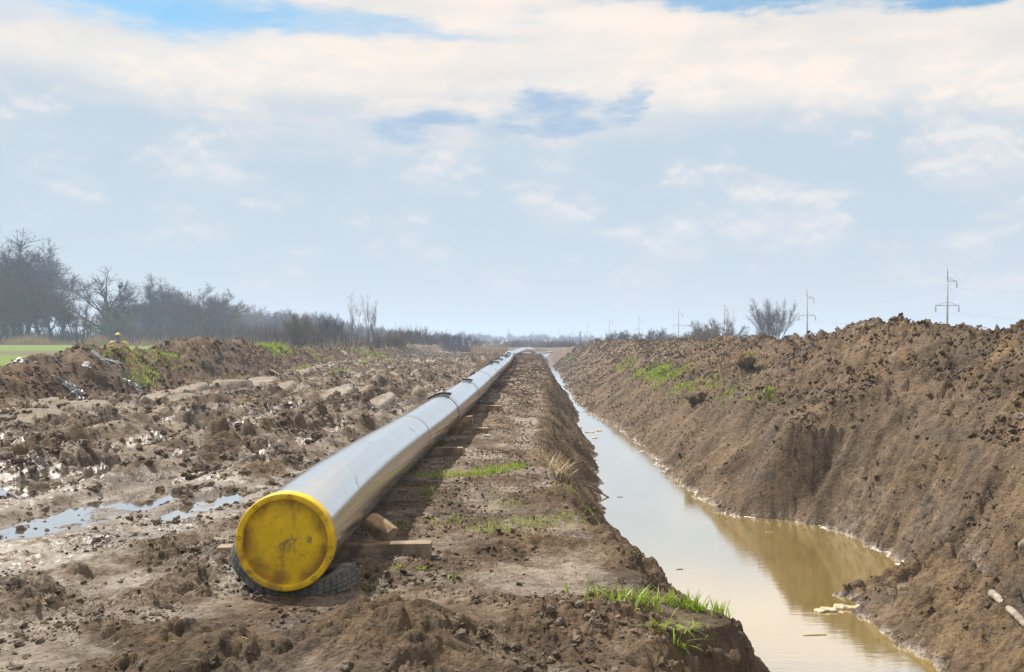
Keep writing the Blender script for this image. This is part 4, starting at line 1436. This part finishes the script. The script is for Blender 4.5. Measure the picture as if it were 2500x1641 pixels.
protos = {
    'wood_a': make_tree('bare_tree', 1, WOOD, 1, 10, base_r=.30),
    'wood_b': make_tree('bare_tree', 2, WOOD, 1, 10, base_r=.30),
    'wood_red': make_tree('bare_tree', 3, WOOD, 2, 10, .3, ('bark', 'twig_red'), .26),
    'fan': make_tree('bare_tree', 4, dict(OAK, up=.07, t0=.16, ang=(.45, 1.0), wander=.08, twigs=6, sub=1, tww=.045, ratio=.66, len=4.5), 1, 10, mats=('bark', 'twig'), base_r=.42),
    'fan_b': make_tree('bare_tree', 5, dict(OAK, up=.06), 1, 10, base_r=.26),
    'vase': make_tree('bare_tree', 6, dict(VASE, tww=.030, up=.045), 11, 10, .46, ('bark_grey', 'twig_grey'), .14),
    'vase_tan': make_tree('bare_tree', 7, VASE, 7, 10, .35, ('bark', 'twig_tan'), .15),
    'multi': make_tree('bare_tree', 8, dict(VASE, twigs=6), 6, 10, .38, ('bark', 'twig_red'), .2),
    'sap_a': make_tree('sapling', 9, SAP, 4, 10, .25, ('bark_grey', 'twig_tan'), .14),
    'sap_b': make_tree('sapling', 10, SAP, 3, 10, .32, ('bark_grey', 'twig_tan'), .14),
    'bush': make_tree('bush', 11, BUSH, 8, 10, .8, ('bark', 'twig'), .3),
    'bush_red': make_tree('bush', 12, BUSH, 8, 10, .7, ('bark', 'twig_red'), .3),
    'bush_green': make_tree('bush', 13, BUSH, 9, 10, .8, ('bark', 'twig_green'), .3),
    'bush_tan': make_tree('bush', 14, BUSH, 8, 10, .6, ('bark', 'twig_tan'), .3),
}
used_proto = set()


def plant(kind, px, ytop, dd, lab, cat, group=None, wide=1.0, base=None):
    p = protos[kind]
    o = p if kind not in used_proto else copy_tree(p)
    used_proto.add(kind)
    x = (px - CX) / F * dd
    zb = base if base is not None else (float(terrain(np.array([x]), np.array([dd]), False)[0]) if dd < 230 else (1.4 if x < -30 else 0.0))
    h = CAMZ - (ytop - HOR) / F * dd - zb
    k = h / 10.0 * (1.12 if kind.startswith('wood') else 1.0)
    o.location = (x, dd, zb - .05)
    o.scale = (k * wide, k * wide, k)
    o.rotation_euler = (0, 0, random.uniform(0, 6.28))
    tag(o, lab, cat, group)
    return o


WG, WLB = 'trees of the left wood', 'tall bare tree in the dense dark wood at the left edge'
plant('wood_a', -40, 560, 205, WLB, 'tree', WG, 1.15)
for kd, px, yt, dd, wd in (('wood_b', 8, 588, 200, 1.4), ('wood_a', 40, 612, 212, 1.4), ('wood_b', 70, 628, 218, 1.45), ('wood_red', 25, 650, 190, 1.1), ('wood_a', 98, 645, 216, 1.4),
                           ('wood_b', 122, 676, 210, 1.5), ('wood_red', 75, 690, 192, 1.2), ('wood_a', 146, 704, 205, 1.6), ('wood_red', -15, 690, 185, 1.2), ('wood_b', -80, 570, 215, 1.1), ('wood_b', 50, 600, 235, 1.1)):
    if kd == 'wood_red':
        plant(kd, px, yt, dd, 'reddish lower bare tree before the dense dark wood at the left edge', 'tree', 'reddish trees of the left wood', wd)
    else:
        plant(kd, px, yt, dd, WLB, 'tree', WG, wd)
plant('multi', 196, 708, 150, 'slender reddish bare tree forking from its foot, right of the dark wood', 'tree')
plant('fan', 275, 644, 200, 'pale spreading bare tree with a round mistletoe ball', 'tree', None, 1.45)
# mistletoe ball in that tree
dd = 214.0
rock('mistletoe_ball', ((293 - CX) / F * dd, dd, CAMZ - (700 - HOR) / F * dd), (.42, .42, .42), M['mistletoe'], 'dark green mistletoe ball in the pale spreading tree', 'mistletoe', 5, 3, .5, 1.0)
plant('bush_green', 276, 742, 195, 'yellow-green budding shrub below the mistletoe tree', 'shrub', None, .95)
plant('fan_b', 358, 690, 225, 'open bare tree just right of the mistletoe tree', 'tree')
plant('wood_a', 400, 680, 232, 'tallest tree of the round blue-grey clump', 'tree', None, 1.0)
plant('wood_b', 435, 690, 236, 'second tree of the round blue-grey clump', 'tree', None, 1.4)
plant('wood_red', 470, 700, 226, 'reddish tree on the right side of the round clump', 'tree', None, 1.5)
plant('wood_b', 510, 714, 230, 'outermost low tree of the round clump', 'tree', None, 1.6)
plant('sap_a', 478, 735, 160, 'thin pale sapling in front of the round clump', 'sapling')
plant('sap_b', 560, 722, 170, 'slender sapling left of the two tall thin ones, by the distant wood', 'sapling')
plant('sap_a', 578, 728, 175, 'slender leafless sapling close beside another before the blue wood', 'sapling')
plant('vase_tan', 628, 735, 330, 'round crowned bare tree rising over the far blue wood', 'tree', None, .9)
plant('sap_b', 606, 768, 140, 'thin sapling above the grassy notch in the left bank', 'sapling')
plant('bush_tan', 730, 752, 120, 'tan twiggy sapling bush before the blue wood', 'bush', None, .7)
plant('multi', 742, 760, 190, 'reddish bare tree behind the tan twiggy bush', 'tree', None, 1.2)
plant('bush', 812, 764, 150, 'dark rounded bare bush left of the two tall saplings', 'bush', None, .95)
plant('sap_b', 862, 708, 105, 'tall thin bare sapling, left of the tallest pair', 'sapling', None, .85)
plant('sap_a', 906, 712, 100, 'tall thin bare sapling, right of the tallest pair', 'sapling', None, .9)
plant('bush_red', 690, 800, 150, 'low reddish thicket bush behind the left bank crest', 'bush', None, 1.1)
plant('bush_red', 770, 800, 140, 'low reddish bush left of the dark rounded bush', 'bush', None, 1.1)
plant('bush_tan', 935, 800, 130, 'low tan bush at the right foot of the tall saplings', 'bush', None, 1.2)
for k, (px, yt, dd, kd, lab) in enumerate(((985, 803, 200, 'bush_red', 'leftmost low bush of the row beyond the left bank'), (1012, 798, 205, 'bush', 'second low bush of the row beyond the left bank'),
                                           (1034, 792, 210, 'multi', 'upright small tree in the row beyond the left bank'), (1052, 812, 200, 'bush_red', 'low reddish bush right of the upright small tree'),
                                           (1068, 800, 215, 'sap_a', 'thin upright sapling in the row beyond the left bank'), (1085, 808, 215, 'bush', 'rounded grey bush by the thin sapling of the row'),
                                           (1105, 810, 220, 'bush', 'rightmost grey bush by the lone far pole'), (1136, 811, 225, 'bush', 'detached bush near the right end of the row'),
                                           (1166, 816, 226, 'vase_tan', 'last tiny tree at the right end of the row'))):
    plant(kd, px, yt, dd, lab, 'tree' if kd in ('multi', 'vase_tan', 'sap_a') else 'bush', 'bushes in the row beyond the left bank')
# right side, behind the heap
plant('vase', 1886, 714, 140, 'broad fan-shaped bare willow over the right bank', 'tree', None, .98, -.1)
plant('bush_tan', 1752, 770, 150, 'round tan bush around the slender tree on the right', 'bush', None, 1.25, -.1)
plant('sap_b', 1782, 742, 155, 'slender bare tree rising from the round tan bush', 'tree', None, .9, -.1)
plant('bush_green', 1692, 800, 150, 'low greenish shrub left of the round tan bush', 'shrub', None, 1.7, -.1)
plant('bush', 1503, 800, 210, 'dark rounded bare bush over the left part of the right bank', 'bush', None, 1.2, -.1)
plant('bush_red', 1548, 805, 230, 'low reddish bush between two dark ones on the right', 'bush', None, 1.3, -.1)
plant('bush', 1602, 793, 220, 'dark upright bare bush left of the greenish shrub', 'bush', None, .95, -.1)
plant('bush_red', 1640, 810, 215, 'low brown bush touching the greenish shrub', 'bush', None, 1.4, -.1)
plant('bush_red', 1825, 808, 170, 'low reddish bush left of the fan-shaped willow', 'bush', None, 1.3, -.1)
plant('sap_a', 2150, 790, 60, 'few bare twigs peeking over the right bank crest', 'sapling', None, .8, -.1)
plant('sap_b', 2478, 780, 48, 'bare twig tips over the bank at the right edge', 'sapling', None, .8, -.1)
for kd, p in protos.items():
    if kd not in used_proto:
        for c in list(p.children):
            bpy.data.objects.remove(c)
        bpy.data.objects.remove(p)


# ------------------------------------------------------------------ scatter by geometry nodes (only for uncountable stuff)
def scatter(name, sources, P, ROT, SC, label, cat):
    me = bpy.data.meshes.new(name)
    me.from_pydata([tuple(p) for p in P], [], [])
    rt = me.attributes.new('rot', 'FLOAT_VECTOR', 'POINT')
    rt.data.foreach_set('vector', np.ascontiguousarray(ROT, dtype=np.float32).ravel())
    sc = me.attributes.new('scl', 'FLOAT_VECTOR', 'POINT')
    sc.data.foreach_set('vector', np.ascontiguousarray(SC, dtype=np.float32).ravel())
    o = obj(name, me)
    ng = bpy.data.node_groups.new(name, 'GeometryNodeTree')
    ng.interface.new_socket('Geometry', in_out='INPUT', socket_type='NodeSocketGeometry')
    ng.interface.new_socket('Geometry', in_out='OUTPUT', socket_type='NodeSocketGeometry')
    n, L = ng.nodes, ng.links
    gi, go = n.new('NodeGroupInput'), n.new('NodeGroupOutput')
    iop = n.new('GeometryNodeInstanceOnPoints')
    g2i = n.new('GeometryNodeGeometryToInstance')
    for s_ in sources:
        oi = n.new('GeometryNodeObjectInfo')
        oi.inputs['Object'].default_value = s_
        oi.inputs['As Instance'].default_value = True
        L.new(oi.outputs['Geometry'], g2i.inputs[0])
    ri = n.new('FunctionNodeRandomValue')
    ri.data_type = 'INT'
    ri.inputs[4].default_value = 0
    ri.inputs[5].default_value = len(sources) - 1
    def named(a):
        q = n.new('GeometryNodeInputNamedAttribute')
        q.data_type = 'FLOAT_VECTOR'
        q.inputs[0].default_value = a
        return q.outputs[0]
    L.new(gi.outputs[0], iop.inputs['Points'])
    L.new(g2i.outputs[0], iop.inputs['Instance'])
    iop.inputs['Pick Instance'].default_value = True
    L.new(ri.outputs[2], iop.inputs['Instance Index'])
    L.new(named('rot'), iop.inputs['Rotation'])
    L.new(named('scl'), iop.inputs['Scale'])
    L.new(iop.outputs[0], go.inputs[0])
    m = o.modifiers.new('scatter', 'NODES')
    m.node_group = ng
    return tag(o, label, cat, kind='stuff')


def source_mesh(me, mat):
    o = bpy.data.objects.new('scatter_source', me)      # never linked to the scene
    me.materials.append(mat)
    return o


def clod_mesh(seed):
    import bmesh
    bm = bmesh.new()
    bmesh.ops.create_icosphere(bm, subdivisions=2, radius=1)
    P = np.array([v.co[:] for v in bm.verts])
    n = .45 * fbm(P[:, 0] * 1.1 + seed * 3.1, P[:, 1] * 1.1 + P[:, 2] * .8, 2, seed) + .35 * fbm(P[:, 2] * 1.9 - seed, P[:, 0] * 2.0 + P[:, 1], 2, seed + 2)
    n = n + .30 * np.abs(fbm(P[:, 1] * 3.1 + seed, P[:, 2] * 3.3 - P[:, 0] * 2.0, 2, seed + 4))
    for v, k in zip(bm.verts, n):
        v.co *= .85 + k
    me = bpy.data.meshes.new('clod')
    bm.to_mesh(me)
    bm.free()
    return me


def clod_field(name, n, weight, smin, smax, mat, label, flat=(.55, .9), power=2.6, sink=.25):
    w = weight.ravel() * (GY.ravel() ** 1.35)              # the fan is denser near the camera; even it out partly
    ok = np.flatnonzero(w > 1e-4)
    p = w[ok] / w[ok].sum()
    pick = RNG.choice(ok, n, p=p)
    s = smin * (smax / smin) ** (RNG.uniform(0, 1, n) ** power)
    Y = VV[pick, 1]
    s = np.maximum(s, Y * .0007)
    X = VV[pick, 0] + RNG.normal(0, .012, n) * Y * .2
    Yn = Y + RNG.normal(0, .02, n) * Y * .2
    Z = terrain(X, Yn, False)
    fl = RNG.uniform(flat[0], flat[1], n)
    P = np.stack([X, Yn, Z + s * fl * (.5 - sink)], -1)
    SC = np.stack([s * RNG.uniform(.8, 1.3, n), s * RNG.uniform(.8, 1.3, n), s * fl], -1)
    ROT = np.stack([RNG.normal(0, .35, n), RNG.normal(0, .35, n), RNG.uniform(0, 6.28, n)], -1)
    src = [source_mesh(clod_mesh(k + int(smax * 1000)), mat) for k in range(5)]
    return scatter(name, src, P, ROT, SC, label, 'soil')


inview = ((np.abs(GX) < .60 * GY + .6) & (GY < 150)).astype(float)
lump = sstep(fbm(GX * .9, GY * .9, 3, 101), -.25, .35)            # clods lie in drifts, not evenly
clod_field('clods', 16000, MK['ridge_r'] * inview * (.1 + MK['ochre']) * (.1 + lump), .010, .065, M['clod_ochre'], 'loose ochre crumbs over the right earth bank')
clod_field('clods', 26000, MK['ridge_r'] * inview * (1.1 - MK['ochre']) * (.1 + lump), .010, .060, M['clod_brown'], 'loose brown crumbs over the right earth bank')
clod_field('clods', 14000, (MK['wall'] * (GZ > ZW + .02)) * inview * (.05 + lump), .006, .040, M['clod_brown'], 'small crumbs on the trench walls', power=3.2)
clod_field('clods', 9000, MK['ridge_l'] * inview * (.1 + lump), .02, .11, M['clod_brown'], 'loose dark crumbs over the left earth bank')
clod_field('clods', 13000, MK['churn'] * inview * (.1 + MK['calm']) * (1 - MK['hol']) * (.1 + lump), .012, .095, M['clod_pale'], 'lumps of churned pale mud between the ruts', power=2.4)
clod_field('clods', 8000, MK['churn'] * inview * (1 - MK['hol']) * (.05 + lump), .012, .08, M['clod_brown'], 'lumps of churned dark mud between the ruts', power=2.4)
clod_field('clods', 6000, (MK['fore'] + .6 * MK['bench'] * (GY < 9)) * inview * (1 - MK['hol']) * lump, .004, .035, M['clod_pale'], 'small pale crumbs on the near mud', power=3.4)
clod_field('clods', 22000, (MK['bench'] + .35 * MK['fore']) * inview * (.06 + lump), .004, .030, M['clod_brown'], 'small brown crumbs on the bench beside the pipe', power=3.4)


# ------------------------------------------------------------------ grass
def blades(P, H, W_, lean, seed, dirs=None, droop=.35):
    """each blade: three narrowing segments bending over; returns verts, faces"""
    rg = np.random.default_rng(seed)
    n = len(P)
    a = rg.uniform(0, 2 * np.pi, n) if dirs is None else dirs + rg.normal(0, .7, n)
    ln = lean * rg.uniform(.2, 1.3, n)
    fx_, fy_ = np.cos(a), np.sin(a)
    sx, sy = -np.sin(a + rg.normal(0, .5, n)), np.cos(a + rg.normal(0, .5, n))
    V = np.zeros((n, 7, 3))
    for k, (t, w) in enumerate(((0, .8), (.38, 1), (.72, .7), (1.0, 0))):
        hor = H * (ln * t + droop * ln * t * t * 1.4)
        up_ = H * (t - droop * ln * t * t * .9)
        c = np.stack([P[:, 0] + fx_ * hor, P[:, 1] + fy_ * hor, P[:, 2] + up_], -1)
        if k < 3:
            s_ = np.stack([sx, sy, np.zeros(n)], -1) * (W_ * w * .5)[:, None]
            V[:, 2 * k], V[:, 2 * k + 1] = c - s_, c + s_
        else:
            V[:, 6] = c
    b = (np.arange(n) * 7)[:, None]
    T = np.concatenate([b + np.array(q)[None] for q in ((0, 1, 3), (0, 3, 2), (2, 3, 5), (2, 5, 4), (4, 5, 6))])
    return V.reshape(-1, 3), T


def tuft_points(spots, rg):
    """spots: (px, py, rx m, ry m, n) -> land points"""
    out = []
    for px, py, rx, ry, n in spots:
        x0, y0, z0 = hit(px, py)
        k = rg.normal(0, .5, (n, 2))
        X, Y = x0 + k[:, 0] * rx, y0 + k[:, 1] * ry
        out.append(np.stack([X, Y, terrain(X, Y, False) - .004], -1))
    return np.concatenate(out)


def grass(name, spots, h0, h1, w, lean, seed, label, cat, mat='grass', kind=None, group=None, droop=.35, dirs=None):
    rg = np.random.default_rng(seed)
    P = tuft_points(spots, rg)
    H = rg.uniform(h0, h1, len(P)) * np.where(rg.uniform(0, 1, len(P)) > .85, 1.4, 1)
    W_ = w * rg.uniform(.6, 1.3, len(P))
    o0 = P.mean(0)
    V, T = blades(P - o0, H, W_, lean, seed, dirs, droop)
    o = obj(name, mesh_np(name, V, T, False), M[mat])
    o.location = o0
    return tag(o, label, cat, group, kind)


GG = 'patches of green grass'
grass('grass_tussock', [(1500, 1472, .12, .08, 30), (1570, 1478, .12, .10, 70), (1640, 1480, .12, .10, 90), (1700, 1490, .10, .10, 80), (1760, 1500, .08, .08, 40), (1800, 1515, .05, .06, 22), (1452, 1462, .05, .05, 8), (1430, 1455, .03, .04, 5), (1385, 1450, .02, .02, 4)],
      .05, .15, .010, .55, 3, 'bright green grass tussock on the headland above the near water', 'grass', kind='stuff', droop=.5)
grass('grass_tussock', [(1640, 1530, .10, .04, 22), (1600, 1540, .06, .04, 12), (1700, 1545, .05, .03, 8), (1660, 1580, .05, .03, 12)], .06, .14, .009, .9, 4, 'green blades hanging down the scarp below the headland tussock', 'grass', kind='stuff', droop=.9, dirs=-1.3)
grass('grass_patch', [(1215, 1150, .28, .35, 260), (1260, 1143, .22, .3, 240), (1165, 1158, .3, .3, 240), (1110, 1163, .3, .25, 200), (1060, 1163, .25, .25, 120), (1030, 1160, .15, .2, 60)], .05, .10, .007, .35, 5,
      'dense bright grass strip between the pipe and the trench', 'grass', kind='stuff')
grass('grass_patch', [(1230, 1290, .35, .35, 120), (1300, 1280, .35, .35, 110), (1380, 1270, .3, .4, 90), (1180, 1300, .3, .25, 60), (1115, 1270, .15, .3, 40), (1055, 1280, .08, .2, 22), (1040, 1210, .2, .4, 60), (1440, 1265, .08, .2, 25), (1240, 1235, .4, .4, 50),
                      (1385, 1190, .2, .3, 50), (975, 1290, .15, .2, 20)], .035, .085, .007, .4, 6, 'thin sprouts of grass on the bench beyond the near sleeper', 'grass', kind='stuff')
grass('grass_patch', [(650, 1440, .03, .03, 26), (742, 1432, .035, .03, 34), (772, 1440, .03, .02, 24), (905, 1428, .05, .03, 20), (975, 1388, .04, .05, 24), (1108, 1414, .06, .06, 36), (1030, 1392, .05, .04, 22), (890, 1400, .08, .05, 20), (700, 1452, .1, .04, 30), (860, 1415, .1, .05, 24)],
      .015, .04, .009, .7, 7, 'tiny green weeds around the pipe cap', 'weeds', kind='stuff')
grass('grass_patch', [(1575, 908, .6, 2.0, 420), (1620, 914, .5, 1.6, 520), (1660, 908, .4, 1.2, 300), (1600, 922, .4, 1.0, 260), (1545, 893, .5, 2.0, 260), (1530, 888, .4, 2.0, 160), (1512, 900, .2, 1.5, 90)], .08, .18, .036, .35, 8,
      'bright green grass patch on the ledge of the right bank', 'grass', kind='stuff', group=GG)
grass('grass_patch', [(1660, 948, .5, 1.0, 200), (1690, 940, .5, 1.0, 150), (1740, 936, .4, .8, 120), (1600, 945, .3, 1.0, 110), (1680, 965, .2, .5, 110), (1780, 958, .3, .6, 60), (1850, 970, .4, .6, 50), (1830, 940, .4, .8, 50), (1880, 958, .12, .2, 40), (1770, 990, .15, .3, 24)],
      .06, .15, .028, .4, 9, 'sparse grass sprouts along the ledge of the right bank', 'grass', kind='stuff', group=GG)
grass('grass_patch', [(1380, 873, .5, 3, 180), (1392, 876, .4, 3, 160)], .12, .22, .05, .35, 10, 'small green tufts at the far end of the right bank', 'grass', kind='stuff', group=GG)
grass('grass_patch', [(370, 870, .7, 1.2, 110), (400, 880, .7, 1.0, 120), (340, 880, .6, 1.0, 70), (310, 862, .6, 1.4, 90), (260, 860, .6, 1.2, 60), (370, 912, .5, .7, 160), (345, 928, .5, .6, 160), (590, 925, .5, .8, 140), (410, 868, .5, 1.0, 160), (560, 925, .6, .6, 80)], .07, .16, .026, .4, 11,
      'green grass tufts on the near part of the left bank', 'grass', kind='stuff', group=GG)
grass('grass_patch', [(645, 845, .9, 1.6, 420), (680, 846, .7, 1.4, 300), (665, 850, .8, 1.4, 200), (700, 858, .5, 1, 100)], .12, .26, .03, .35, 12, 'bright grass in the notch of the left bank crest', 'grass', kind='stuff', group=GG)
grass('grass_patch', [(870, 856, 1.0, 3, 200), (905, 862, .9, 3, 240), (930, 870, .7, 3, 170), (960, 857, 1.0, 3, 200), (1002, 846, 1.0, 3, 240), (885, 885, .6, 2, 120), (830, 900, .6, 1.6, 120), (770, 872, .7, 2, 120), (740, 895, .6, 1.6, 100), (1120, 846, 1, 4, 120), (1080, 862, .8, 3, 80), (950, 880, .6, 2, 80)], .10, .22, .04, .35, 13,
      'scattered green tufts on the far part of the left bank', 'grass', kind='stuff', group=GG)
grass('dry_grass_clump', [(1360, 1155, .16, .25, 90), (1345, 1140, .14, .25, 80), (1380, 1165, .12, .2, 60), (1330, 1130, .12, .2, 40), (1310, 1120, .2, .3, 40)], .12, .34, .006, .65, 14, 'dry straw grass on the lip of the trench', 'dry grass', mat='straw', kind='stuff', droop=.5)
# uprooted sod on the right bank
x, y, z = hit(1822, 892)
rock('sod_clump', (x, y, z + .10), (.26, .24, .30), M['clod_brown'], 'uprooted sod with hanging dry roots on the right bank', 'sod', 44, 3, .4)
sod = col.objects[-1]
rg = np.random.default_rng(15)
P = rg.normal(0, 1, (150, 3)); P /= np.linalg.norm(P, axis=1)[:, None]; P[:, 2] = np.abs(P[:, 2]); P *= np.array([.24, .22, .26])
V, T = blades(P, rg.uniform(.15, .42, 150), np.full(150, .012), .9, 16, -1.9, 1.1)
obj('root_strands', mesh_np('root_strands', V, T, False), M['straw'], sod)
V, T = blades(P[:50] + np.array([.06, 0, .03]), rg.uniform(.08, .18, 50), np.full(50, .02), .7, 17)
obj('grass_blades', mesh_np('grass_blades', V, T, False), M['grass'], sod)
# straw bits lying about
n = 420
ok = np.flatnonzero(((MK['bench'] + .6 * MK['fore'] + .15 * MK['ridge_r']) * inview * (GY < 26)).ravel() > .2)
pk = RNG.choice(ok, n)
Vs, Ts = [], []
for i, k in enumerate(pk):
    c = VV[k] + np.array([0, 0, .006])
    a, l, w = RNG.uniform(0, 6.28), RNG.uniform(.008, .035) * (2.0 if RNG.uniform() > .93 else 1), RNG.uniform(.0012, .0026)
    dv, sv = np.array([math.cos(a), math.sin(a), RNG.normal(0, .2)]) * l, np.array([-math.sin(a), math.cos(a), 0]) * w
    up_ = np.array([0, 0, w * 1.4])
    Vs += [c - dv - sv, c + dv - sv, c + dv + sv, c - dv + sv, c - dv + up_, c + dv + up_]
    b = 6 * i
    Ts += [(b, b + 1, b + 5), (b, b + 5, b + 4), (b + 3, b + 4, b + 5), (b + 3, b + 5, b + 2), (b, b + 4, b + 3), (b + 1, b + 2, b + 5)]
tag(obj('straw_bits', mesh_np('straw_bits', np.array(Vs), np.array(Ts), False), M['straw']), 'bits of dry straw strewn over the mud', 'straw', kind='stuff')
# froth along the waterline: small lumps where the land meets the water
near_w = np.flatnonzero(((np.abs(GZ - ZW - .004) < .02) & (GY > 14) & (GY < 90) & (MK['wall'] > .5)).ravel())
side_ = VV[near_w, 0] > np.interp(VV[near_w, 1], *WL) + .6
near_w = near_w[side_]
pk = RNG.choice(near_w, 3000)
keep = fbm(VV[pk, 1] * .9, VV[pk, 1] * 0 + 4, 3, 71) > .12
pk = pk[keep]
n = len(pk)
s = RNG.uniform(.003, .009, n) * (1 + VV[pk, 1] * .012)
scatter('froth', [source_mesh(clod_mesh(70 + k), M['froth']) for k in range(3)], np.stack([VV[pk, 0] + RNG.normal(0, .03, n), VV[pk, 1] + RNG.normal(0, .03, n), np.full(n, ZW + .004)], -1),
        np.stack([np.zeros(n), np.zeros(n), RNG.uniform(0, 6.28, n)], -1), np.stack([s * 2.2, s * 2.2, s * .35], -1), 'white froth along the right waterline of the trench', 'froth')

# ------------------------------------------------------------------ far plain: reeds, thicket, woods, houses
def thicket(name, n, area, hfun, mat, seed, label, cat, w=.05, lean=.22, zf=None):
    """upright dry stems over a far strip; area: list of (px0, px1, depth0, depth1, share)"""
    rg = np.random.default_rng(seed)
    P = []
    for p0, p1, d0, d1, sh in area:
        k = int(n * sh)
        px, dd = rg.uniform(p0, p1, k), rg.uniform(d0, d1, k)
        X = (px - CX) / F * dd
        Z = np.where(dd < 230, terrain(X, np.minimum(dd, 230), False), np.where(X < -30, 1.4, -.1))
        P.append(np.stack([X, dd, Z - .05], -1))
    P = np.concatenate(P)
    H = hfun(P, rg)
    V, T = blades(P, H, w * rg.uniform(.6, 1.4, len(P)) * P[:, 1] / 160, lean, seed, None, .2)
    return tag(obj(name, mesh_np(name, V, T, False), M[mat]), label, cat, kind='stuff')


patchy = lambda P, rg, a, b, f: (a + (b - a) * rg.uniform(0, 1, len(P)) ** 1.5) * (.55 + .9 * sstep(fbm(P[:, 0] * f, P[:, 1] * f, 2, 33), -.4, .5))
thicket('reeds', 9000, [(0, 260, 172, 186, .45), (240, 620, 150, 172, .25), (560, 960, 120, 150, .15), (1150, 1240, 150, 200, .15)], lambda P, rg: patchy(P, rg, .5, 1.7, .12), 'reed', 21, 'pale dry reeds at the edge of the green field', 'reeds', .05)
thicket('thicket', 15000, [(-20, 170, 186, 200, .16), (160, 480, 180, 200, .24), (450, 700, 150, 190, .24), (640, 990, 130, 175, .24), (960, 1180, 190, 225, .12)], lambda P, rg: patchy(P, rg, .8, 3.4, .07), 'twig_red', 22, 'reddish leafless undergrowth below the left trees', 'undergrowth', .05, .3)
thicket('thicket', 10000, [(-20, 260, 190, 205, .4), (250, 560, 195, 215, .4), (500, 760, 190, 220, .2)], lambda P, rg: patchy(P, rg, 1.0, 4.2, .06), 'twig', 23, 'dark leafless undergrowth in the shade of the left wood', 'undergrowth', .055, .3)
thicket('thicket', 9000, [(1180, 1420, 240, 330, .5), (1380, 1950, 180, 240, .5)], lambda P, rg: patchy(P, rg, .6, 2.6, .05), 'twig_red', 24, 'low brown scrub beyond the bend and behind the right bank', 'undergrowth', .055, .3)
# far woods: many trees merged by haze
src = []
for kd in ('wood_a', 'wood_b', 'wood_red', 'bush'):
    p = protos[kd]
    tm = [c for c in p.children if c.name.startswith('crown')][0]
    so_ = bpy.data.objects.new('scatter_source', tm.data)
    src.append(so_)
rg = np.random.default_rng(31)
pts, scl = [], []
for px0, px1, d0, d1, y0, y1, n in ((520, 800, 330, 420, 752, 760, 46), (780, 1000, 420, 560, 770, 806, 40), (980, 1180, 600, 760, 806, 822, 40), (300, 560, 290, 340, 720, 745, 30), (1140, 1460, 760, 1100, 815, 822, 110), (1440, 2500, 900, 1300, 818, 824, 120), (1160, 1480, 420, 600, 828, 832, 60)):
    px, dd = rg.uniform(px0, px1, n), rg.uniform(d0, d1, n)
    t = (px - px0) / (px1 - px0)
    yt = y0 + (y1 - y0) * t + rg.normal(0, 4, n)
    x = (px - CX) / F * dd
    zb = np.where(x < -30, 1.3, 0)
    h = CAMZ - (yt - HOR) / F * dd - zb
    pts.append(np.stack([x, dd, zb - .1], -1))
    scl.append(np.stack([h / 10 * rg.uniform(.9, 1.5, n)] * 2 + [h / 10], -1))
pts, scl = np.concatenate(pts), np.concatenate(scl)
scatter('far_wood', src, pts, np.stack([0 * pts[:, 0], 0 * pts[:, 0], rg.uniform(0, 6.28, len(pts))], -1), scl, 'hazy blue woods on the far plain', 'wood')


def house(px, ytop, dd, w, lab, roof=True):
    x = (px - CX) / F * dd
    root = empty('house', (x, dd, 0))
    tag(root, lab, 'house')
    h = 5.0
    zt = CAMZ - (ytop - HOR) / F * dd
    mb = MB(); mb.box((0, 0, h / 2), (w, 8, h)); obj('wall', mb.mesh('wall'), M['house_wall'], root)
    mb = MB()
    mb.v = [(-w / 2 - .4, -4.4, h), (w / 2 + .4, -4.4, h), (w / 2 + .4, 4.4, h), (-w / 2 - .4, 4.4, h), (-w / 2 - .4, 0, h + 3), (w / 2 + .4, 0, h + 3)]
    mb.f = [(0, 1, 5, 4), (2, 3, 4, 5), (0, 4, 3), (1, 2, 5), (3, 2, 1, 0)]
    obj('roof', mb.mesh('roof'), M['roof'] if roof else M['house_wall'], root)
    for k in (-.28, .28):
        mb = MB(); mb.box((w * k, -4.02, 2.6), (1.4, .12, 1.5)); obj('window', mb.mesh('window'), M['glass'], root)
    k = zt / 8.0
    root.scale = (k, k, k)


house(1237, 831, 690, 10, 'tiny white house in the haze left of the pipe bend', False)
house(1337, 829, 720, 11, 'tiny house with red roof in the haze right of the pipe bend')

# ------------------------------------------------------------------ air
HAZE = 0.00085
mb = MB()
mb.box((0, 1000, 14.5), (4200, 2120, 35.0))
hz = obj('haze', mb.mesh('haze'))
hm = bpy.data.materials.new('haze')
hm.use_nodes = True
N = NT(hm.node_tree)
pv = N.add('ShaderNodeVolumePrincipled', {'Color': (.57, .73, .98, 1), 'Density': HAZE, 'Anisotropy': .15})
N.t.links.new(pv.outputs[0], N.add('ShaderNodeOutputMaterial').inputs['Volume'])
hz.data.materials.append(hm)
tag(hz, 'pale blue haze over the far plain', 'haze', kind='stuff')
